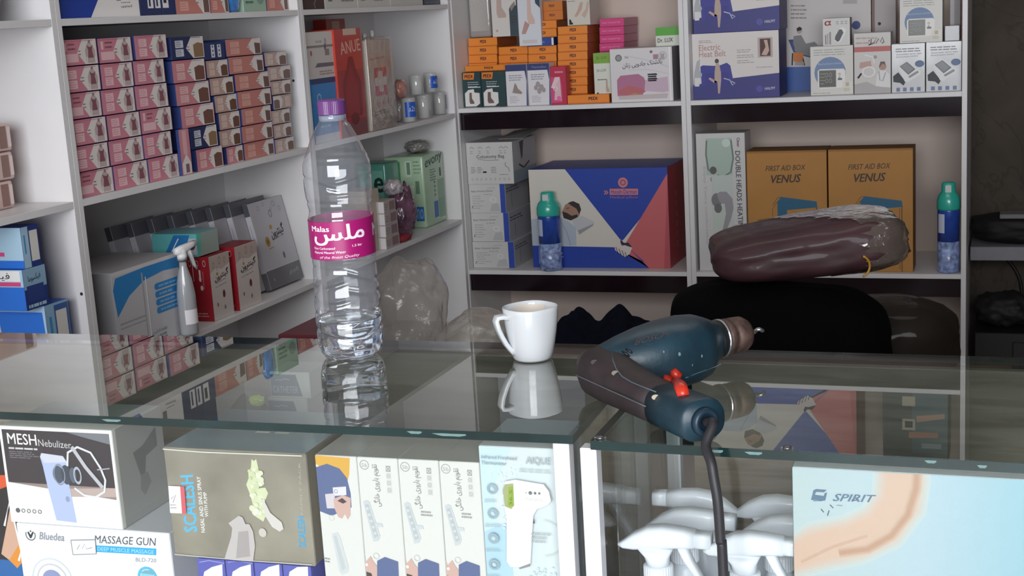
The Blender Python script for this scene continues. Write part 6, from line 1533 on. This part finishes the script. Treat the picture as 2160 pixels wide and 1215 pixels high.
def brad(r0, z, q):
    r = r0
    def g(zc, amp, slope, ph, w, dep, n=2):
        zz = zc + amp * math.sin(n * q + ph)
        return dep * math.exp(-((z - zz) / w) ** 2)
    if .02 < z < .13:
        r -= g(.036, .006, 0, .4, .0028, .0017) + g(.058, .007, 0, 1.0, .0028, .0016) + g(.082, .006, 0, 1.8, .0026, .0018) + g(.102, .006, 0, 2.6, .0026, .0018) + g(.122, .0015, 0, 0, .002, .001)
    if .196 < z < .262:
        r -= g(.232, .008, 0, .2, .0024, .0017) + g(.207, .001, 0, 0, .002, .0012)
    if .265 < z < .312: r += .00035 * math.cos(16 * q)
    if z < .018: r -= .0022 * (1 - z / .018) * (math.cos(5 * q) > .3)
    if .02 < z < .125: r += .0004 * math.cos(12 * q)
    return r
zs = [0.0, .001, .0025, .004, .007, .010, .014] + [.018 + .0016 * i for i in range(int((.312 - .018) / .0016) + 1)] + [.314, .318, .326]
t = MB(); t.lathe([(.001, .006), (.012, .006), (.022, .0025)] + [(rad(z), z) for z in zs], PET, 96, frame=bfr, fn=lambda r0, z, q: brad(r0, z, q) if r0 > .0265 or z > .1 else r0)
t.f.pop()
t.mi.pop(); t.sm.pop()
bbody = t.build('bottle_body', broot)
WATER = bpy.data.materials.new('water'); WATER.use_nodes = True
b_ = WATER.node_tree.nodes['Principled BSDF']; b_.inputs['Base Color'].default_value = (.88, .94, 1, 1); b_.inputs['Roughness'].default_value = 0.0; b_.inputs['IOR'].default_value = 1.33; b_.inputs['Transmission Weight'].default_value = 1.0
wl = .053
wz = [.007, .009, .012, .016] + [.018 + .0016 * i for i in range(int((wl - .018) / .0016) + 1)] + [wl]
prof = [(.001, .0065), (.012, .0065), (.023, .0067)] + [(rad(z) - .0008, z) for z in wz]
t = MB(); t.lathe(prof + [(rad(wl) - .004, wl + .0002), (.001, wl)], WATER, 96, frame=bfr, fn=lambda r0, z, q: (brad(r0, z, q) if r0 > .0265 else r0) if z < wl + .0001 else r0); q = t.build('water', broot); q['label'] = 'still water at the bottom of the bottle'
CAPM = M('#693878', .35, coat=.2)
t = MB(); t.lathe([(.0168, .3165), (.0172, .317), (.0172, .3335), (.0160, .3355), (.001, .3358)], CAPM, 96, frame=bfr, fn=lambda r0, z, q: r0 + (.0004 * (math.cos(48 * q) > 0) if r0 > .0170 else 0), smooth=False); t.build('cap', broot)
t = MB(); t.lathe([(.0160, .3085), (.0172, .309), (.0172, .3155), (.0160, .316)], thin_glass('neck_ring', (.8, .84, .92, 1), 1.5, .1, 1.5, film=.35, filmcol=(.55, .6, .72, 1)), 64, frame=bfr); t.build('neck_ring', broot)
# label with lettering, wrapped on the bottle
MAGL = M('#a5176b', .32, coat=.25)
RL = .0424
t = MB(); vs = []; n = 120
for i in range(n):
    q = 2 * math.pi * i / n
    dz = .0016 * math.sin(q + .3)
    for zz in (.1368 + dz, .1855 + dz): vs.append(bo + Vector((RL * math.cos(q), RL * math.sin(q), zz)))
t.add(vs, [(2 * i, 2 * ((i + 1) % n), 2 * ((i + 1) % n) + 1, 2 * i + 1) for i in range(n)], MAGL, True)
q0 = math.atan2(-bo.y, -bo.x)      # towards the camera
def wrap(s, a0, a1, z0_, z1_, m, bold=0.0, shear=0.0, tilt=.0016):
    vs2, fs2 = text_mesh(s, bold, shear)
    for j, (dx, dy) in enumerate(thick(s, bold)):
        out = []
        for x, y in vs2:
            q = q0 + math.radians(a0 + (a1 - a0) * (x + dx))
            dz = .0016 * math.sin(q + .3); rr_ = RL + .0005 + .00002 * j
            out.append(bo + Vector((rr_ * math.cos(q), rr_ * math.sin(q), z0_ + (z1_ - z0_) * (y + dy) + dz)))
        t.add(out, fs2, m)
LW = M('#f0e4ee', .4)
wrap('Malas', -60, -22, .1738, .1805, LW, .025)
wrap(fa('ملس'), -54, 40, .1625, .1818, LW, .026)
wrap('Non Carbonated', -57, -14, .1508, .1538, LW, .02)
wrap('Natural Mineral Water', -57, 4, .1455, .1485, LW, .02)
wrap('1.5 litr', 16, 34, .1520, .1548, LW, .02)
wrap('of the finest Quality', -45, 28, .1392, .1425, LW, .0, .3)
wrap('Malas', 66, 108, .1600, .1760, LW, .02)
q = t.build('label', bbody); q['label'] = 'magenta paper label with white lettering'

# ================================================================== CUP
cp = onZ(1124, 757, ZT); cp.z = ZT + .0004
croot = empty('espresso_cup', cp, 'small white porcelain cup with coffee stains inside, standing right of the bottle', 'cup')
PORC = M('#d4d7da', .12, coat=.6)
cph = .0685
def sq(r0, z, q, p=2.6):
    a_ = q + .55
    k_ = (abs(math.cos(a_)) ** p + abs(math.sin(a_)) ** p) ** (-1 / p)
    w = min(1, max(0, z / cph)) ** .7
    return r0 * (1 + (k_ - 1) * w)
prof = [(.001, .0025), (.019, .0025), (.0205, .0006), (.0225, .0004), (.0245, .003), (.0262, .010), (.0285, .022), (.0305, .036), (.0318, .050), (.0325, .062), (.0326, .0672), (.0320, .0682), (.0313, .0675), (.0308, .062), (.0300, .050), (.0287, .036), (.0266, .022), (.0240, .012), (.018, .0075), (.001, .0070)]
t = MB(); t.lathe(prof, PORC, 72, frame=Matrix.Translation(cp), fn=sq); cbody = t.build('cup_body', croot)
t = MB(); hd_dir = math.radians(219)
hv = Vector((math.cos(hd_dir), math.sin(hd_dir), 0)); hp_ = Vector((-hv.y, hv.x, 0))
hpts = [(.0300, .0575), (.038, .0590), (.0445, .0585), (.0462, .0540), (.0440, .044), (.0400, .034), (.0350, .024), (.0290, .0155), (.0255, .011)]
rings = []
for i, (d_, z) in enumerate(hpts):
    a1_ = Vector((hpts[max(i - 1, 0)][0], hpts[max(i - 1, 0)][1])); b1_ = Vector((hpts[min(i + 1, 8)][0], hpts[min(i + 1, 8)][1]))
    tn = (b1_ - a1_).normalized(); nn = hv * (-tn.y) + Vector((0, 0, 1)) * tn.x
    rings.append((cp + hv * d_ + Vector((0, 0, z)), hp_, nn, (.0088 - .0003 * i), .0031 + (.001 if i in (0, 8) else 0), 3.5))
t.loft(rings, PORC, 20); t.build('handle', croot)
t = MB(); st = M('#a98f78', .4)
for (q_, z0_, z1_, w) in ((88, .046, .0635, 34), (116, .040, .064, 24), (139, .050, .0635, 26)):
    vs = []
    for i in range(6):
        for zz, rr_ in ((z0_, .0300), (z1_, .0309)):
            q = math.radians(q_ + w * (i / 5 - .5))
            rz_ = sq(rr_ - .0007, zz, q)
            vs.append(cp + Vector((rz_ * math.cos(q), rz_ * math.sin(q), zz)))
    t.add(vs, [(2 * i, 2 * i + 1, 2 * i + 3, 2 * i + 2) for i in range(5)], M('#e0d5c8', .3), True)
q = t.build('coffee_stain', cbody); q['label'] = 'pale brown coffee runs inside the cup'

# ================================================================== DRILL
DT = M('#1b3542', .42, var=.22, vscale=40, bump=.05, bscale=120)
DBN = M('#302628', .6, var=.25, vscale=50)
DBK = M('#15181c', .5)
A = onZ(1268, 776, 1.004); B = onZ(1502, 713, 1.012)
ax = (B - A); ax.z = 0; Ld = ax.length; ax.normalize(); sd = Vector((-ax.y, ax.x, 0)); Zz = Vector((0, 0, 1))
droot = empty('power_drill', (A + B) / 2 * 1.0 - Vector((0, 0, (A.z + B.z) / 2 - ZT - .0003)), 'worn dark teal corded power drill with a rusty chuck lying across the two glass tops', 'drill')
def bodyp(u, side, z): return Vector((A.x, A.y, 0)) + ax * (u * Ld) + sd * side + Zz * z
zb0 = ZT + .0006
t = MB()
stn = [(-.10, .000, .012, .012, .030), (-.07, -.002, .021, .022, .030), (.0, -.006, .027, .0285, .0305), (.15, -.012, .034, .033, .0345), (.32, -.017, .041, .0368, .0375), (.50, -.017, .0445, .0385, .0390), (.68, -.013, .043, .0385, .0392), (.82, -.007, .0385, .0360, .0385), (.91, -.001, .031, .0300, .0390), (.97, .000, .0255, .0255, .0390), (1.0, .0, .0235, .0235, .0390)]
t.loft([(bodyp(u, s_, zb0 + zc), sd, Zz, rs, rz, 2.6) for u, s_, rs, rz, zc in stn], DT, 40)
body = t.build('motor_housing', droot)
# gear housing, collar, chuck and bit
t = MB(); t.loft([(bodyp(.985, 0, zb0 + .039), sd, Zz, .0225, .0225, 2), (bodyp(1.06, 0, zb0 + .039), sd, Zz, .0222, .0222, 2)], DBK, 32); t.build('gear_collar', droot)
t = MB(); t.loft([(bodyp(1.061, 0, zb0 + .039), sd, Zz, .0232, .0232, 2), (bodyp(1.078, 0, zb0 + .039), sd, Zz, .0232, .0232, 2)], M('#c9ccce', .22, metal=.9), 36); t.build('steel_ring', droot)
RUST = M('#5a4640', .55, metal=.45, var=.45, vscale=90)
t = MB(); t.loft([(bodyp(1.079, 0, zb0 + .039), sd, Zz, .0218, .0218, 2), (bodyp(1.14, 0, zb0 + .039), sd, Zz, .0220, .0220, 2), (bodyp(1.146, 0, zb0 + .039), sd, Zz, .0207, .0207, 2), (bodyp(1.172, 0, zb0 + .039), sd, Zz, .0207, .0207, 2), (bodyp(1.178, 0, zb0 + .039), sd, Zz, .0220, .0220, 2), (bodyp(1.27, 0, zb0 + .039), sd, Zz, .0214, .0214, 2), (bodyp(1.31, 0, zb0 + .039), sd, Zz, .0178, .0178, 2), (bodyp(1.335, 0, zb0 + .039), sd, Zz, .0120, .0120, 2)], RUST, 40); chuck = t.build('chuck', droot)
t = MB()
for k_ in range(3):
    q = 2 * math.pi * k_ / 3 + .4; off = sd * (.0045 * math.cos(q)) + Zz * (.0045 * math.sin(q))
    t.tube([bodyp(1.33, 0, zb0 + .039) + off * 1.5, bodyp(1.355, 0, zb0 + .039) + off, bodyp(1.368, 0, zb0 + .039) + off * .9], [.004, .0036, .002], M('#4b4542', .4, metal=.7), 8)
t.build('chuck_jaws', chuck)
t = MB(); pts = []; 
for i in range(22):
    q = i / 21; an = q * 12; pts.append(bodyp(1.35 + .15 * q, .0012 * math.cos(an), zb0 + .039 + .0012 * math.sin(an)))
t.tube(pts, [.0024] * 20 + [.0018, .0006], M('#a9a9aa', .25, metal=.9), 8); t.build('drill_bit', chuck)
# grip with rubber cover
G1 = onZ(1474, 884, ZT + .024)
G0 = bodyp(-.02, -.004, 0)
gx = Vector((G1.x, G1.y, 0)) - G0; Lg = gx.length; gx.normalize(); gs = Vector((-gx.y, gx.x, 0))
def gp(u, s_, z): return G0 + gx * (u * Lg) + gs * s_ + Zz * z
t = MB()
t.loft([(gp(u, s_, zb0 + zc), gs, Zz, rs, rz, 2.4) for u, s_, rs, rz, zc in [(-.15, .002, .012, .012, .031), (-.12, .002, .021, .021, .031), (-.02, .001, .0275, .0285, .0305), (.14, .0, .0280, .0275, .0285), (.30, .001, .0262, .0250, .0258), (.50, .002, .0246, .0225, .0230), (.68, .002, .0244, .0217, .0221)]], DBN, 36)
q = t.build('rubber_grip', droot); q['label'] = 'worn brown rubber grip'
t = MB()
t.loft([(gp(u, s_, zb0 + zc), gs, Zz, rs, rz, 2.5) for u, s_, rs, rz, zc in [(.66, .002, .0246, .0220, .0223), (.80, .003, .0256, .0221, .0223), (.92, .003, .0264, .0221, .0223), (1.0, .003, .0262, .0218, .0222), (1.025, .003, .0245, .0202, .0222)]], DT, 36); t.build('handle_end', droot)
# seam and guard strip
t = MB()
pts = [gp(-.05 + u * .75, -.0285 + .003 * u, zb0 + .030 - .003 * u) for u in [i / 10 for i in range(11)]]
t.tube(pts, .0007, M('#5d6468', .5), 6); t.build('seam', droot)
# cord boot
bp_ = gp(1.03, .002, zb0 + .0222)
t = MB(); t.loft([(bp_ - gx * .004, gs, Zz, .0150, .0150, 2), (bp_ + gx * .006, gs, Zz, .0140, .0140, 2), (bp_ + gx * .007, gs, Zz, .0095, .0095, 2), (bp_ + gx * .001, gs, Zz, .0085, .0085, 2)], M('#1c303f', .4), 28); t.build('cord_boot', droot)
# trigger (red) and lock between body and grip
# vents and screw marks on the housing
dg = bpy.context.evaluated_depsgraph_get(); dg.update()
def on_mesh(o, px, py):
    d = ray(px, py).normalized(); inv = o.matrix_world.inverted()
    bvh = BVHTree.FromPolygons([o.matrix_world @ v.co for v in o.data.vertices], [tuple(p.vertices) for p in o.data.polygons])
    h = bvh.ray_cast(CAM, d); return h[0], h[1]
dparts = [o_c for o_c in droot.children if o_c.type == 'MESH']
dg.update()
def on_drill(px, py, lift):
    best = None
    d = ray(px, py).normalized()
    for o_c in dparts:
        h_, n_ = on_mesh(o_c, px, py)
        if h_ is not None and (best is None or (h_ - CAM).length < (best - CAM).length): best = h_
    return best - d * lift if best is not None else onZ(px, py, ZT + .03)
SEAM = M('#55666e', .5)
for nm_, line in (('grip_edge', [(1291, 744), (1293, 760), (1300, 778), (1312, 794), (1332, 806), (1356, 816), (1384, 827)]), ('housing_seam', [(1446, 797), (1466, 789), (1488, 781), (1508, 774), (1520, 768)])):
    t = MB(); t.tube([on_drill(px, py, .0002) for px, py in line], .0007, SEAM, 6); t.build(nm_, droot)
for px, py, col in ((1254, 764, '#14100f'), (1298, 787, '#6d6158'), (1383, 838, '#a89a86')):
    d_ = ray(px, py).normalized(); c_ = on_drill(px, py, .0006); e1 = d_.cross(Vector((0, 0, 1))).normalized(); e2 = d_.cross(e1)
    t = MB(); t.add([c_ + e1 * (.0042 * math.cos(k_ * .5236)) + e2 * (.0028 * math.sin(k_ * .5236)) for k_ in range(12)], [tuple(range(12))], M(col, .6)); t.build('screw_plug', droot)
REDT = M('#cc3420', .35, coat=.2)
t = MB(); t.tube([on_drill(px, py, .003) for px, py in ((1400, 797), (1412, 802), (1426, 808))] + [on_drill(1436, 817, .004), on_drill(1441, 832, .003)], [.0035, .0062, .0075, .0072, .0060], REDT, 14); t.build('trigger', droot)
t = MB(); t.tube([on_drill(px, py, .0022) for px, py in ((1420, 781), (1427, 790), (1423, 800))], [.0036, .0066, .0058], REDT, 12); t.build('direction_switch', droot)
for (p0, p1) in (((1293, 758), (1314, 770)), ((1300, 748), (1316, 758)), ((1312, 741), (1328, 752)), ((1320, 736), (1334, 745))):
    a1_, n1 = on_mesh(body, *p0); b1_, n2 = on_mesh(body, *p1)
    if a1_ and b1_:
        t = MB(); t.tube([a1_ + n1 * .0002, (a1_ + b1_) / 2 + n1 * .0008, b1_ + n2 * .0002], [.0010, .0018, .0010], M('#0b1318', .5), 8); t.build('vent_slot', body)
vs2, fs2 = text_mesh('BOSCH', .03, .2)
out = []; okk = True
for x, y in vs2:
    h_, n_ = on_mesh(body, 1338 + 72 * x + 4 * y, 729 - 20 * x - 12 * y)
    if h_ is None: okk = False; break
    out.append(h_ + n_ * .0004)
if okk:
    t = MB(); t.add(out, fs2, M('#4e3a3c', .6)); q = t.build('faded_lettering', body); q['label'] = 'faded reddish lettering'
for (px, py, r_, col) in ((1433, 747, .0016, '#6f8a96'), (1480, 751, .0013, '#7d98a3'), (1372, 800, .0013, '#54707e'), (1460, 770, .0010, '#6f8a96'), (1400, 742, .0009, '#54707e')):
    h_, n_ = on_mesh(body, px, py)
    if h_:
        e1 = n_.cross(Vector((0, 0, 1))).normalized(); e2 = n_.cross(e1)
        t = MB(); t.add([h_ + n_ * .0004 + e1 * (r_ * math.cos(k_ * .785)) + e2 * (r_ * 1.4 * math.sin(k_ * .785)) for k_ in range(8)], [tuple(range(8))], M(col, .5)); t.build('paint_chip', body)
# cord hanging over the front edge
t = MB()
c0 = bp_ + gx * .004
pts = [c0, c0 + gx * .012 + Zz * .001]
for (px, py, y) in ((1489, 938, 1.266), (1500, 975, 1.254), (1506, 1010, 1.250), (1514, 1060, 1.247), (1520, 1140, 1.246), (1526, 1215, 1.246)): pts.append(onY(px, py, y))
e = pts[-1]
pts += [Vector((e.x + .005, 1.24, .5)), Vector((e.x + .01, 1.21, .2)), Vector((e.x + .03, 1.12, .03)), Vector((e.x + .2, 1.0, .006)), Vector((e.x + .6, .95, .006))]
def cr(pts, n=8):
    out = []
    for i in range(len(pts) - 1):
        p0, p1, p2, p3 = pts[max(i - 1, 0)], pts[i], pts[i + 1], pts[min(i + 2, len(pts) - 1)]
        for k_ in range(n):
            u = k_ / n
            out.append(.5 * ((2 * p1) + (p2 - p0) * u + (2 * p0 - 5 * p1 + 4 * p2 - p3) * u * u + (3 * p1 - p0 - 3 * p2 + p3) * u ** 3))
    return out + [pts[-1]]
t.tube(cr(pts), .0050, M('#29282d', .5), 14); t.build('cord', droot)
